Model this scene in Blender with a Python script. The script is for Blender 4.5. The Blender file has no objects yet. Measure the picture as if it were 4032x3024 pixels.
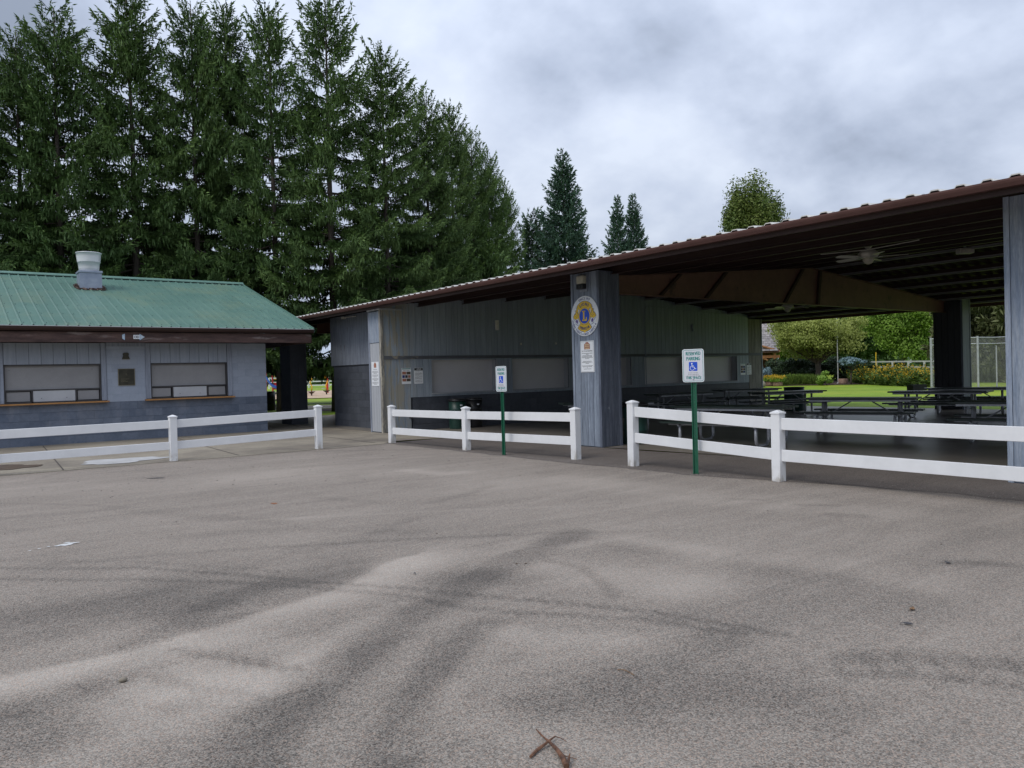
import bpy, math, random
import numpy as np
from mathutils import Vector, Matrix
random.seed(7)
RNG = np.random.default_rng(11)
sc = bpy.context.scene
COL = sc.collection
R = math.radians

# ------------------------------------------------------------------ camera
YAW, PITCH, ROLL, HCAM = R(53.0535), R(-.71496), R(-1.5339), 1.5
FPX = 3060.96
fw = Vector((math.cos(PITCH) * math.cos(YAW), math.cos(PITCH) * math.sin(YAW), math.sin(PITCH)))
rt0 = Vector((math.sin(YAW), -math.cos(YAW), 0))
up0 = rt0.cross(fw)
rt = rt0 * math.cos(ROLL) + up0 * math.sin(ROLL)
up = -rt0 * math.sin(ROLL) + up0 * math.cos(ROLL)
cam_d = bpy.data.cameras.new('camera')
cam = bpy.data.objects.new('camera', cam_d)
COL.objects.link(cam)
cam.matrix_world = Matrix(((rt.x, up.x, -fw.x, 0), (rt.y, up.y, -fw.y, 0), (rt.z, up.z, -fw.z, HCAM), (0, 0, 0, 1)))
cam_d.sensor_width = 36
cam_d.lens = FPX / 4032 * 36
cam_d.clip_start = .05
cam_d.clip_end = 3000
sc.camera = cam

# ------------------------------------------------------------------ world
SUN_EL, SUN_AZ = R(50), R(190)
world = bpy.data.worlds.new('World')
sc.world = world
world.use_nodes = True
nt = world.node_tree
nt.nodes.clear()


def N(nt, t, **kw):
    n = nt.nodes.new(t)
    for k, v in kw.items():
        if k == 'inp':
            for a, b in v.items():
                n.inputs[a].default_value = b
        else:
            setattr(n, k, v)
    return n


def ramp(nt, fac, stops, interp='LINEAR'):
    r = N(nt, 'ShaderNodeValToRGB')
    r.color_ramp.interpolation = interp
    el = r.color_ramp.elements
    while len(el) < len(stops):
        el.new(.5)
    for e, (p, c) in zip(el, stops):
        e.position = p
        e.color = (*c, 1) if len(c) == 3 else c
    nt.links.new(fac, r.inputs[0])
    return r.outputs[0]


def math_n(nt, op, a, b=None):
    m = N(nt, 'ShaderNodeMath', operation=op)
    for i, v in enumerate((a, b)):
        if v is None:
            continue
        if isinstance(v, (int, float)):
            m.inputs[i].default_value = v
        else:
            nt.links.new(v, m.inputs[i])
    return m.outputs[0]


sky = N(nt, 'ShaderNodeTexSky', sky_type='NISHITA')
sky.sun_disc = False
sky.sun_elevation = SUN_EL
sky.sun_rotation = math.pi / 2 - SUN_AZ
tc = N(nt, 'ShaderNodeTexCoord')
sep = N(nt, 'ShaderNodeSeparateXYZ')
nt.links.new(tc.outputs['Generated'], sep.inputs[0])
zc = math_n(nt, 'MAXIMUM', sep.outputs[2], 0.0)
den = math_n(nt, 'ADD', zc, .42)
px = math_n(nt, 'DIVIDE', sep.outputs[0], den)
py = math_n(nt, 'DIVIDE', sep.outputs[1], den)
cmb = N(nt, 'ShaderNodeCombineXYZ')
nt.links.new(px, cmb.inputs[0])
nt.links.new(py, cmb.inputs[1])
mp = N(nt, 'ShaderNodeMapping')
mp.inputs['Location'].default_value = (4.4, 7.7, 0)
nt.links.new(cmb.outputs[0], mp.inputs[0])
n1 = N(nt, 'ShaderNodeTexNoise', inp={'Scale': 1.9, 'Detail': 6.0, 'Roughness': .50, 'Distortion': .15})
n2 = N(nt, 'ShaderNodeTexNoise', inp={'Scale': 6.0, 'Detail': 5.0, 'Roughness': .55})
nt.links.new(mp.outputs[0], n1.inputs[0])
nt.links.new(mp.outputs[0], n2.inputs[0])
nsum = math_n(nt, 'ADD', math_n(nt, 'MULTIPLY', n1.outputs[0], .8), math_n(nt, 'MULTIPLY', n2.outputs[0], .2))
ccol = ramp(nt, nsum, [(.36, (.215, .25, .32)), (.45, (.345, .395, .50)), (.53, (.465, .52, .635)), (.61, (.57, .625, .73))])
grad = math_n(nt, 'ADD', math_n(nt, 'MULTIPLY', zc, 1.15), .80)
b_cloud = N(nt, 'ShaderNodeBackground')
nt.links.new(ccol, b_cloud.inputs[0])
nt.links.new(grad, b_cloud.inputs[1])
b_sky = N(nt, 'ShaderNodeBackground')
nt.links.new(sky.outputs[0], b_sky.inputs[0])
b_sky.inputs[1].default_value = .1
mx = N(nt, 'ShaderNodeMixShader')
mx.inputs[0].default_value = .94
nt.links.new(b_sky.outputs[0], mx.inputs[1])
nt.links.new(b_cloud.outputs[0], mx.inputs[2])
wo = N(nt, 'ShaderNodeOutputWorld')
nt.links.new(mx.outputs[0], wo.inputs[0])

sun_d = bpy.data.lights.new('sun', 'SUN')
sun_d.energy = 1.4
sun_d.angle = R(25)
sun_d.color = (1, .96, .9)
sun = bpy.data.objects.new('sun', sun_d)
COL.objects.link(sun)
sdir = Vector((math.cos(SUN_EL) * math.cos(SUN_AZ), math.cos(SUN_EL) * math.sin(SUN_AZ), math.sin(SUN_EL)))
sun.rotation_euler = sdir.to_track_quat('Z', 'Y').to_euler()
sun.location = sdir * 50
sc.view_settings.view_transform = 'Standard'
sc.view_settings.look = 'None'
sc.view_settings.exposure = 0.34
sc.view_settings.gamma = 1
sc.view_settings.use_curve_mapping = False
sc.cycles.max_bounces = 6
sc.cycles.transparent_max_bounces = 4

# ------------------------------------------------------------------ helpers
ORG = {}


def link(o, parent=None):
    COL.objects.link(o)
    if parent is not None:
        o.parent = parent
    return o


def thing(name, label, cat, loc=(0, 0, 0), rz=0, group=None):
    o = bpy.data.objects.new(name, None)
    link(o)
    o.location = loc
    o.rotation_euler = (0, 0, rz)
    o.empty_display_size = .2
    ORG[o.name] = Vector(loc)
    return tag(o, label, cat, group)


def tag(o, label, cat, group=None):
    o['label'] = label
    o['category'] = cat
    if group:
        o['group'] = group
    return o


def kind(o, k):
    o['kind'] = k
    return o


_uc = {}


def ucube(m):
    if m.name not in _uc:
        me = bpy.data.meshes.new('block_' + m.name)
        v = [(x, y, z) for x in (-.5, .5) for y in (-.5, .5) for z in (-.5, .5)]
        f = [(0, 1, 3, 2), (4, 6, 7, 5), (0, 4, 5, 1), (2, 3, 7, 6), (0, 2, 6, 4), (1, 5, 7, 3)]
        me.from_pydata(v, [], f)
        me.materials.append(m)
        _uc[m.name] = me
    return _uc[m.name]


def pbox(name, m, x0, x1, y0, y1, z0, z1, parent):
    """piece: shared cube scaled in place, world coordinates, under an unrotated parent"""
    o = bpy.data.objects.new(name, ucube(m))
    link(o, parent)
    c = Vector(((x0 + x1) / 2, (y0 + y1) / 2, (z0 + z1) / 2))
    o.location = c - (ORG.get(parent.name, Vector()) if parent else Vector())
    o.scale = (abs(x1 - x0), abs(y1 - y0), abs(z1 - z0))
    return o


class MB:
    def __init__(s):
        s.v, s.f, s.mi = [], [], []

    def add(s, vs, fs, mi=0):
        b = len(s.v)
        s.v += [tuple(p) for p in vs]
        s.f += [tuple(b + i for i in f) for f in fs]
        s.mi += [mi] * len(fs)
        return s

    def box(s, x0, x1, y0, y1, z0, z1, mi=0, bev=0):
        if bev <= 0:
            v = [(x, y, z) for x in (x0, x1) for y in (y0, y1) for z in (z0, z1)]
            return s.add(v, [(0, 1, 3, 2), (4, 6, 7, 5), (0, 4, 5, 1), (2, 3, 7, 6), (0, 2, 6, 4), (1, 5, 7, 3)], mi)
        # octagonal prism along the longest axis + inset ends
        ax = max(range(3), key=lambda i: (x1 - x0, y1 - y0, z1 - z0)[i])
        lo, hi = (x0, y0, z0), (x1, y1, z1)
        u, w = [i for i in range(3) if i != ax]
        rings = []
        for t, ins in ((lo[ax], bev), (lo[ax] + bev, 0), (hi[ax] - bev, 0), (hi[ax], bev)):
            a0, a1, c0, c1 = lo[u] + ins, hi[u] - ins, lo[w] + ins, hi[w] - ins
            ring = []
            for a, c in ((a0 + bev, c0), (a1 - bev, c0), (a1, c0 + bev), (a1, c1 - bev), (a1 - bev, c1), (a0 + bev, c1), (a0, c1 - bev), (a0, c0 + bev)):
                p = [0, 0, 0]
                p[ax], p[u], p[w] = t, a, c
                ring.append(p)
            rings.append(ring)
        return s.loft(rings, True, mi)

    def loft(s, rings, caps=True, mi=0, closed=True):
        n = len(rings[0])
        v = [p for r in rings for p in r]
        f = []
        for k in range(len(rings) - 1):
            for i in range(n if closed else n - 1):
                j = (i + 1) % n
                f.append((k * n + i, k * n + j, (k + 1) * n + j, (k + 1) * n + i))
        if caps:
            f.append(tuple(range(n - 1, -1, -1)))
            f.append(tuple((len(rings) - 1) * n + i for i in range(n)))
        return s.add(v, f, mi)

    def tube(s, pts, r, n=8, mi=0, caps=True):
        pts = [Vector(p) for p in pts]
        rr = r if isinstance(r, (list, tuple)) else [r] * len(pts)
        rings = []
        prev = None
        for i, p in enumerate(pts):
            d = (pts[min(i + 1, len(pts) - 1)] - pts[max(i - 1, 0)]).normalized()
            if prev is None:
                a = Vector((0, 0, 1)) if abs(d.z) < .9 else Vector((1, 0, 0))
                u = d.cross(a).normalized()
            else:
                u = (prev - d * prev.dot(d)).normalized()
            prev = u
            w = d.cross(u)
            rings.append([p + (u * math.cos(2 * math.pi * k / n) + w * math.sin(2 * math.pi * k / n)) * rr[i] for k in range(n)])
        return s.loft(rings, caps, mi)

    def lathe(s, prof, c=(0, 0, 0), n=20, mi=0, caps=True):
        rings = [[(c[0] + r * math.cos(2 * math.pi * k / n), c[1] + r * math.sin(2 * math.pi * k / n), c[2] + z) for k in range(n)] for r, z in prof]
        return s.loft(rings, caps, mi)

    def prism(s, poly, fn, d0, d1, mi=0):
        """poly 2-D, fn(a,b,d)->3-D"""
        return s.loft([[fn(a, b, d0) for a, b in poly], [fn(a, b, d1) for a, b in poly]], True, mi)

    def mesh(s, name, mats, smooth=False):
        me = bpy.data.meshes.new(name)
        me.from_pydata(s.v, [], s.f)
        for m in (mats if isinstance(mats, (list, tuple)) else [mats]):
            me.materials.append(m)
        if len(set(s.mi)) > 1 or (s.mi and s.mi[0]):
            me.polygons.foreach_set('material_index', s.mi)
        if smooth:
            me.polygons.foreach_set('use_smooth', [len(f) <= 4 for f in s.f])
        me.update()
        return me

    def build(s, name, mats, parent=None, smooth=False, world=False):
        me = s.mesh(name, mats, smooth)
        o = bpy.data.objects.new(name, me)
        link(o, parent)
        if world and parent is not None:
            o.location = -ORG[parent.name]
        return o


def copy_tree(o, parent=None):
    c = o.copy()
    link(c)
    c.parent = parent
    for ch in list(o.children):
        copy_tree(ch, c)
    return c


# ------------------------------------------------------------------ materials
def M(name, c1, c2=None, scale=3.0, rough=.7, metal=0.0, stretch=(1, 1, 1), detail=4.0, lo=.35, hi=.65, bump=0.0, bscale=None, rand=0.0,
      grain=0.0, gscale=60, spot=None, attr=None, spec=.5, coord='pos', bstretch=None):
    m = bpy.data.materials.new(name)
    m.use_nodes = True
    t = m.node_tree
    b = t.nodes['Principled BSDF']
    b.inputs['Roughness'].default_value = rough
    b.inputs['Metallic'].default_value = metal
    b.inputs['Specular IOR Level'].default_value = spec
    c2 = c2 or c1
    if coord == 'pos':
        src = N(t, 'ShaderNodeNewGeometry').outputs['Position']
    else:
        src = N(t, 'ShaderNodeTexCoord').outputs['Object']
    mpn = N(t, 'ShaderNodeMapping')
    mpn.inputs['Scale'].default_value = stretch
    t.links.new(src, mpn.inputs[0])
    vec = mpn.outputs[0]
    if rand:
        oi = N(t, 'ShaderNodeObjectInfo')
        ad = N(t, 'ShaderNodeVectorMath', operation='ADD')
        sc3 = N(t, 'ShaderNodeVectorMath', operation='SCALE')
        cb = N(t, 'ShaderNodeCombineXYZ')
        for i in range(3):
            t.links.new(oi.outputs['Random'], cb.inputs[i])
        t.links.new(cb.outputs[0], sc3.inputs[0])
        sc3.inputs['Scale'].default_value = 37.0
        t.links.new(vec, ad.inputs[0])
        t.links.new(sc3.outputs[0], ad.inputs[1])
        vec = ad.outputs[0]
    nz = N(t, 'ShaderNodeTexNoise', inp={'Scale': scale, 'Detail': detail, 'Roughness': .6})
    t.links.new(vec, nz.inputs[0])
    col = ramp(t, nz.outputs[0], [(lo, c1), (hi, c2)])
    if grain:
        g = N(t, 'ShaderNodeTexNoise', inp={'Scale': gscale, 'Detail': 2.0, 'Roughness': .7})
        t.links.new(vec, g.inputs[0])
        k = N(t, 'ShaderNodeMapRange', inp={'From Min': .25, 'From Max': .75, 'To Min': 1 - grain, 'To Max': 1 + grain})
        t.links.new(g.outputs[0], k.inputs[0])
        mu = N(t, 'ShaderNodeVectorMath', operation='SCALE')
        t.links.new(col, mu.inputs[0])
        t.links.new(k.outputs[0], mu.inputs['Scale'])
        col = mu.outputs[0]
    if spot:  # (color, scale, threshold lo, hi, stretch)
        scol, ss, s0, s1, sst = spot[:5]
        m2 = N(t, 'ShaderNodeMapping')
        m2.inputs['Scale'].default_value = sst
        m2.inputs['Location'].default_value = (3.1, 7.7, 1.3)
        t.links.new(src, m2.inputs[0])
        sn = N(t, 'ShaderNodeTexNoise', inp={'Scale': ss, 'Detail': 6.0, 'Roughness': .65})
        t.links.new(m2.outputs[0], sn.inputs[0])
        mr = N(t, 'ShaderNodeMapRange', inp={'From Min': s0, 'From Max': s1})
        t.links.new(sn.outputs[0], mr.inputs[0])
        fac = mr.outputs[0]
        if len(spot) > 5:   # restrict along X or Z of the place: (axis, a, b) fades from 1 at a to 0 at b
            ax, a_, b_ = spot[5]
            sp = N(t, 'ShaderNodeSeparateXYZ')
            t.links.new(src, sp.inputs[0])
            m3 = N(t, 'ShaderNodeMapRange', inp={'From Min': a_, 'From Max': b_, 'To Min': 1.0, 'To Max': 0.0})
            t.links.new(sp.outputs[ax], m3.inputs[0])
            fac = math_n(t, 'MULTIPLY', fac, m3.outputs[0])
        mixc = N(t, 'ShaderNodeMix', data_type='RGBA')
        t.links.new(fac, mixc.inputs[0])
        t.links.new(col, mixc.inputs[6])
        mixc.inputs[7].default_value = (*scol, 1)
        col = mixc.outputs[2]
    if rand:
        k = N(t, 'ShaderNodeMapRange', inp={'To Min': 1 - rand, 'To Max': 1 + rand})
        t.links.new(oi.outputs['Random'], k.inputs[0])
        mu = N(t, 'ShaderNodeVectorMath', operation='SCALE')
        t.links.new(col, mu.inputs[0])
        t.links.new(k.outputs[0], mu.inputs['Scale'])
        col = mu.outputs[0]
    if attr:  # vertex attribute 'tint' mixes towards attr colour
        at = N(t, 'ShaderNodeAttribute', attribute_name='tint')
        mixc = N(t, 'ShaderNodeMix', data_type='RGBA')
        t.links.new(at.outputs['Fac'], mixc.inputs[0])
        t.links.new(col, mixc.inputs[6])
        mixc.inputs[7].default_value = (*attr, 1)
        col = mixc.outputs[2]
    t.links.new(col, b.inputs['Base Color'])
    if bump:
        bn = N(t, 'ShaderNodeTexNoise', inp={'Scale': bscale or scale * 6, 'Detail': 4.0, 'Roughness': .6})
        t.links.new(vec, bn.inputs[0])
        bp = N(t, 'ShaderNodeBump', inp={'Strength': bump, 'Distance': .01})
        t.links.new(bn.outputs[0], bp.inputs['Height'])
        t.links.new(bp.outputs[0], b.inputs['Normal'])
    return m


WOODV = (9, 9, .7)
m_white = M('white_vinyl', (.74, .745, .75), (.67, .675, .68), scale=1.6, rough=.45, grain=.03, gscale=9, lo=.3, hi=.7,
            spot=((.36, .33, .28), 9, .44, .62, (1, 1, .5), (2, .0, .22)))
m_block_lo = M('dark_blue_block_paint', (.088, .112, .158), (.165, .19, .24), scale=1.1, rough=.6, grain=.12, gscale=14, bump=.35, bscale=60, rand=.06, lo=.3, hi=.72,
               spot=((.21, .22, .25), .9, .56, .75, (1, 1, .6)))
m_block_hi = M('light_blue_block_paint', (.31, .35, .425), (.36, .40, .475), scale=1.3, rough=.6, grain=.05, gscale=14, bump=.3, bscale=60, rand=.03)
m_mortar_lo = M('dark_block_joint', (.058, .074, .105), rough=.8)
m_mortar_hi = M('light_block_joint', (.25, .285, .345), rough=.8)
m_trim_gray = M('gray_board_paint', (.22, .245, .30), (.32, .35, .42), scale=2.2, stretch=WOODV, rough=.6, grain=.12, gscale=20, bump=.2, rand=.05)
m_panel_gray = M('gray_vertical_board', (.28, .315, .375), (.33, .365, .43), scale=2, stretch=WOODV, rough=.65, grain=.06, gscale=30, rand=.04)
m_shutter = M('gray_roll_shutter', (.26, .255, .26), (.31, .305, .31), scale=1.2, rough=.5, grain=.04, gscale=40)
m_shutter_lt = M('pale_service_hatch', (.55, .56, .58), (.48, .49, .51), scale=2, rough=.5)
m_shutter2 = M('taupe_shutter', (.58, .56, .57), (.64, .62, .63), scale=1.0, rough=.5, grain=.03, gscale=30)
m_darkframe = M('dark_metal_frame', (.035, .033, .036), (.06, .055, .055), scale=5, rough=.5)
m_oak = M('varnished_counter_wood', (.35, .16, .05), (.48, .24, .08), scale=3, stretch=(1, 9, 9), rough=.5, grain=.12, gscale=30)
m_green = M('green_metal_roof', (.082, .165, .135), (.105, .195, .158), scale=.8, rough=.42, grain=.05, gscale=5, bump=.06, bscale=9, rand=.035, spec=.5,
            spot=((.15, .205, .135), .7, .5, .8, (1, 1, 1)))
m_green_trim = M('green_metal_trim', (.10, .19, .155), (.12, .22, .18), rough=.4)
m_brownwood = M('weathered_red_brown_beam', (.035, .018, .016), (.12, .070, .058), scale=1.6, stretch=(1, 6, 6), rough=.8, grain=.3, gscale=22, bump=.4, lo=.3, hi=.75,
                spot=((.30, .25, .23), 1.5, .58, .75, (.8, 4, 4)))
m_gutter_g = M('aluminium_gutter', (.42, .42, .43), (.30, .29, .29), scale=2, rough=.35, metal=.7)
m_gutter_b = M('brown_gutter_paint', (.092, .046, .039), (.115, .058, .05), scale=1.5, spec=.25, rough=.55, grain=.06, gscale=10)
m_soffit = M('dark_brown_metal', (.033, .018, .015), (.046, .026, .022), scale=1.2, rough=.6, spec=.25)
m_beam = M('brown_steel_beam', (.15, .075, .055), (.19, .10, .072), scale=.9, rough=.55, grain=.15, gscale=6,
           spot=((.045, .025, .02), 2.2, .6, .7, (1, 1, 1)))
m_purlin = M('galvanised_purlin', (.30, .30, .31), (.22, .22, .23), scale=2, rough=.5, metal=.2)
m_rooftop = M('pale_rib_metal', (.60, .58, .53), (.50, .49, .46), scale=2, rough=.45)
m_side_t = M('gray_plank_paint', (.25, .29, .335), (.32, .365, .415), scale=1.4, stretch=WOODV, rough=.65, grain=.10, gscale=22, bump=.25, rand=.06,
             spot=((.33, .315, .265), 5.5, .46, .52, (1.6, 1, .22), (0, 10.4, 10.9)))
m_side_end = M('weathered_bare_plank', (.15, .14, .125), (.26, .245, .215), scale=2, stretch=WOODV, rough=.85, grain=.25, gscale=14, bump=.4, rand=.12)
m_band = M('dark_trim_board', (.085, .09, .10), (.12, .125, .14), scale=2, stretch=(1, 9, 9), rough=.7, grain=.2, gscale=20,
           spot=((.27, .24, .19), 4, .52, .6, (1, 1, 2), (0, 10.3, 11.5)))
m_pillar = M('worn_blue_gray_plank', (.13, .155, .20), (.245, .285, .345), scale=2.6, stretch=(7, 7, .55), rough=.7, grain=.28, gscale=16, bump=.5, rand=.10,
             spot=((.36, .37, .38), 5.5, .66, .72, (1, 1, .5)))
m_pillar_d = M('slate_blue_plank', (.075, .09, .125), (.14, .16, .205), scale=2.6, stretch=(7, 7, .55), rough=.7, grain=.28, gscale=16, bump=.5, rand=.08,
               spot=((.28, .30, .33), 5.5, .68, .74, (1, 1, .5)))  # darker copy of the worn plank: shade on the columns' side faces, as colour
m_pillar_far = M('black_painted_plank', (.028, .03, .036), (.04, .043, .05), scale=2, stretch=WOODV, rough=.6, rand=.1)
m_upperblue = M('faded_blue_plank', (.20, .245, .32), (.33, .37, .43), scale=3, stretch=(7, 7, .6), rough=.7, grain=.25, gscale=16, bump=.4, rand=.08)
m_lightplank = M('pale_gray_plank', (.33, .345, .37), (.40, .415, .44), scale=2, stretch=WOODV, rough=.7, grain=.08, gscale=20, rand=.04)
m_peel = M('peeling_cream_corner', (.42, .385, .31), (.22, .21, .19), scale=4, stretch=(4, 4, .6), rough=.85, grain=.3, gscale=20, bump=.5, lo=.42, hi=.5)
m_sheath = M('streaked_gray_sheathing', (.13, .15, .19), (.215, .24, .28), scale=3.2, stretch=(6, 6, .5), rough=.75, grain=.2, gscale=20, rand=.03,
             spot=((.10, .09, .10), 7, .62, .7, (1, 1, .4)))
m_blk_dark = M('charcoal_block_paint', (.055, .062, .076), (.078, .086, .104), scale=1.2, rough=.6, grain=.12, gscale=12, bump=.3, bscale=50, rand=.06,
               spot=((.16, .16, .17), 9, .70, .73, (1, 1, 1)))
m_mortar_dk = M('charcoal_joint', (.024, .026, .032), rough=.8)
m_galv = M('galvanised_pipe', (.34, .35, .37), (.46, .47, .49), scale=6, rough=.42, metal=.35)
m_tabletop = M('dark_green_plank', (.018, .032, .028), (.028, .045, .038), scale=5, stretch=(1, 6, 6), rough=.35, rand=.1, coord='obj')
m_can = M('green_steel_drum', (.012, .045, .035), (.02, .06, .048), scale=4, rough=.4, spot=((.2, .22, .2), 11, .70, .72, (1, 1, 1)))
m_black = M('black_plastic', (.012, .012, .013), (.02, .02, .022), rough=.4)
m_signwhite = M('white_sign_face', (.78, .80, .82), (.74, .76, .78), rough=.35)
m_signgray = M('silver_sign_face', (.60, .60, .64), (.56, .57, .61), scale=3, rough=.35)
m_signgreen = M('green_sign_print', (.0, .19, .17), rough=.4)
m_blue = M('blue_sign_print', (.01, .07, .50), rough=.4)
m_navy = M('navy_print', (.015, .03, .16), rough=.4)
m_yellow = M('yellow_print', (.78, .52, .02), (.72, .46, .02), scale=20, rough=.4)
m_yellow_f = M('faded_yellow_print', (.74, .66, .40), rough=.5)
m_purple = M('purple_print', (.10, .05, .25), rough=.4)
m_inkgray = M('gray_small_print', (.22, .22, .24), rough=.5)
m_inkblack = M('black_print', (.03, .03, .035), rough=.5)
m_logo_red = M('rust_red_print', (.30, .10, .06), (.42, .22, .15), scale=30, rough=.5)
m_postgreen = M('green_sign_post', (.012, .10, .055), (.02, .13, .075), scale=4, rough=.35, metal=.2)
m_bronze = M('bronze_plaque', (.035, .032, .022), (.06, .055, .038), scale=8, rough=.45, metal=.5)
m_bronze_l = M('bronze_raised_edge', (.25, .22, .14), (.20, .17, .11), scale=8, rough=.4, metal=.6)
m_bone = M('aged_white_enamel', (.70, .68, .60), (.60, .58, .50), scale=8, rough=.4)
m_lamp = M('pale_lamp_lens', (.62, .58, .46), (.45, .44, .38), scale=12, rough=.35)
m_vent_al = M('spun_aluminium', (.66, .67, .69), (.58, .59, .61), scale=1.5, rough=.35, metal=.2, stretch=(1, 1, 6))
m_vent_box = M('galvanised_sheet', (.22, .255, .33), (.32, .36, .43), scale=3, rough=.45, metal=.4, spot=((.16, .16, .2), 4, .6, .7, (2, 2, .5)))
m_tar = M('tarry_flashing', (.05, .03, .025), (.22, .15, .12), scale=14, rough=.9, lo=.5, hi=.55)
m_bark = M('spruce_bark', (.045, .035, .028), (.075, .06, .05), scale=6, stretch=(2, 2, .5), rough=.9, bump=.5)
m_bark_l = M('brown_bark', (.07, .055, .04), (.12, .095, .07), scale=6, stretch=(2, 2, .5), rough=.9, bump=.5)


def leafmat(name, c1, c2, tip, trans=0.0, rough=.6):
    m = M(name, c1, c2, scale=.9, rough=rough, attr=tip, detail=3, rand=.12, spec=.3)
    if trans:
        t = m.node_tree
        b = t.nodes['Principled BSDF']
        col = b.inputs['Base Color'].links[0].from_socket
        tr = N(t, 'ShaderNodeBsdfTranslucent')
        t.links.new(col, tr.inputs[0])
        mx = N(t, 'ShaderNodeMixShader')
        mx.inputs[0].default_value = trans
        t.links.new(b.outputs[0], mx.inputs[1])
        t.links.new(tr.outputs[0], mx.inputs[2])
        t.links.new(mx.outputs[0], t.nodes['Material Output'].inputs[0])
    return m


m_spruce = leafmat('spruce_needles', (.060, .112, .036), (.092, .158, .048), (.25, .37, .11))
m_fir = leafmat('blue_green_fir_needles', (.055, .115, .078), (.08, .145, .10), (.19, .31, .22))
m_pine = leafmat('soft_pine_needles', (.05, .10, .06), (.07, .13, .07), (.16, .25, .14))
m_oldspruce = leafmat('brownish_spruce_needles', (.095, .115, .048), (.14, .15, .068), (.22, .24, .11))
m_olive = leafmat('olive_leaves', (.24, .295, .07), (.29, .34, .085), (.46, .50, .14), .35)
m_maple = leafmat('maple_leaves', (.10, .20, .032), (.16, .29, .042), (.36, .52, .09), .35)
m_deepleaf = leafmat('deep_green_leaves', (.04, .09, .028), (.06, .12, .036), (.14, .24, .06), .2)
m_ambertree = leafmat('amber_green_leaves', (.065, .125, .030), (.12, .17, .035), (.19, .22, .05), .2)
m_yew = leafmat('dark_yew_leaves', (.014, .03, .014), (.024, .045, .02), (.05, .09, .03))
m_lime = leafmat('lime_shrub_leaves', (.10, .19, .03), (.14, .25, .04), (.30, .45, .08), .15)
m_bluespruce = leafmat('blue_spruce_needles', (.08, .14, .15), (.12, .19, .21), (.24, .34, .38))
m_lily = leafmat('daylily_leaves', (.07, .14, .03), (.11, .2, .04), (.26, .36, .07), .15)
m_flower = M('yellow_petals', (.62, .43, .03), (.50, .33, .02), scale=12, rough=.6)

# ------------------------------------------------------------------ terrain + ground surfaces


def terr(x, y):
    d = np.hypot(x, y)
    s = np.clip((d - 45) / 60, 0, 1)
    return .6 * s * s * (3 - 2 * s)


def smooth_noise(x, y, seed=0):
    r = np.random.default_rng(seed)
    v = 0
    for k in range(9):
        a = r.uniform(0, 6.28)
        f = r.uniform(.4, 2.6)
        v = v + np.sin(x * f * np.cos(a) + y * f * np.sin(a) + r.uniform(0, 6.28)) / (1 + f)
    return v / 3


def fast_mesh(name, co, faces, mats, tint=None, smooth=False, midx=None):
    me = bpy.data.meshes.new(name)
    co = np.asarray(co, np.float32)
    faces = np.asarray(faces, np.int32)
    nf, k = faces.shape
    me.vertices.add(len(co))
    me.vertices.foreach_set('co', co.ravel())
    me.loops.add(nf * k)
    me.loops.foreach_set('vertex_index', faces.ravel())
    me.polygons.add(nf)
    me.polygons.foreach_set('loop_start', np.arange(nf, dtype=np.int32) * k)
    me.polygons.foreach_set('loop_total', np.full(nf, k, np.int32))
    for m in (mats if isinstance(mats, (list, tuple)) else [mats]):
        me.materials.append(m)
    if midx is not None:
        me.polygons.foreach_set('material_index', np.asarray(midx, np.int32))
    if smooth:
        me.polygons.foreach_set('use_smooth', np.ones(nf, bool))
    me.update(calc_edges=True)
    if tint is not None:
        a = me.attributes.new('tint', 'FLOAT', 'POINT')
        a.data.foreach_set('value', np.asarray(tint, np.float32))
    return me


def obj_from(me, name, parent=None, loc=(0, 0, 0)):
    o = bpy.data.objects.new(name, me)
    link(o, parent)
    o.location = loc
    return o


def polar_sheet(name, m, a0, a1, ds, na, dz):
    az = np.linspace(R(a0), R(a1), na)
    ds = np.asarray(ds, float)
    A, D_ = np.meshgrid(az, ds)
    X, Y = D_ * np.cos(A), D_ * np.sin(A)
    Z = terr(X, Y) + dz
    co = np.stack([X, Y, Z], -1).reshape(-1, 3)
    f = []
    for i in range(len(ds) - 1):
        for j in range(na - 1):
            p = i * na + j
            f.append((p, p + na, p + na + 1, p + 1))
    return obj_from(fast_mesh(name, co, f, m), name)


m_grass = M('mown_grass', (.135, .215, .014), (.195, .295, .024), scale=.35, rough=.8, grain=.30, gscale=14, bump=.8, bscale=30, spec=.2,
            spot=((.25, .31, .03), .22, .45, .62, (1, 1, 1)))
rings = np.concatenate([[.5, 5, 10, 15, 20, 25, 30, 35, 40], np.arange(45, 131, 2.5), [140, 170, 220, 300, 450, 700, 1100]])
kind(polar_sheet('lawn', m_grass, 0, 360, rings, 181, -.03), 'structure')
m_sand = M('playground_sand', (.42, .30, .20), (.50, .37, .26), scale=.8, rough=.95, grain=.12, gscale=8, bump=.3)
kind(polar_sheet('sand', m_sand, 58, 84, np.arange(60, 80.1, 2.5), 60, .02), 'structure')
m_conc = M('aged_concrete', (.20, .17, .13), (.30, .262, .20), scale=.7, rough=.8, grain=.18, gscale=18, bump=.3, bscale=50, lo=.3, hi=.7,
           spot=((.13, .11, .09), .55, .50, .72, (1, 1, 1)))
kind(polar_sheet('path', m_conc, 56, 90, [41, 43.5, 46], 40, .02), 'structure')


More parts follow.
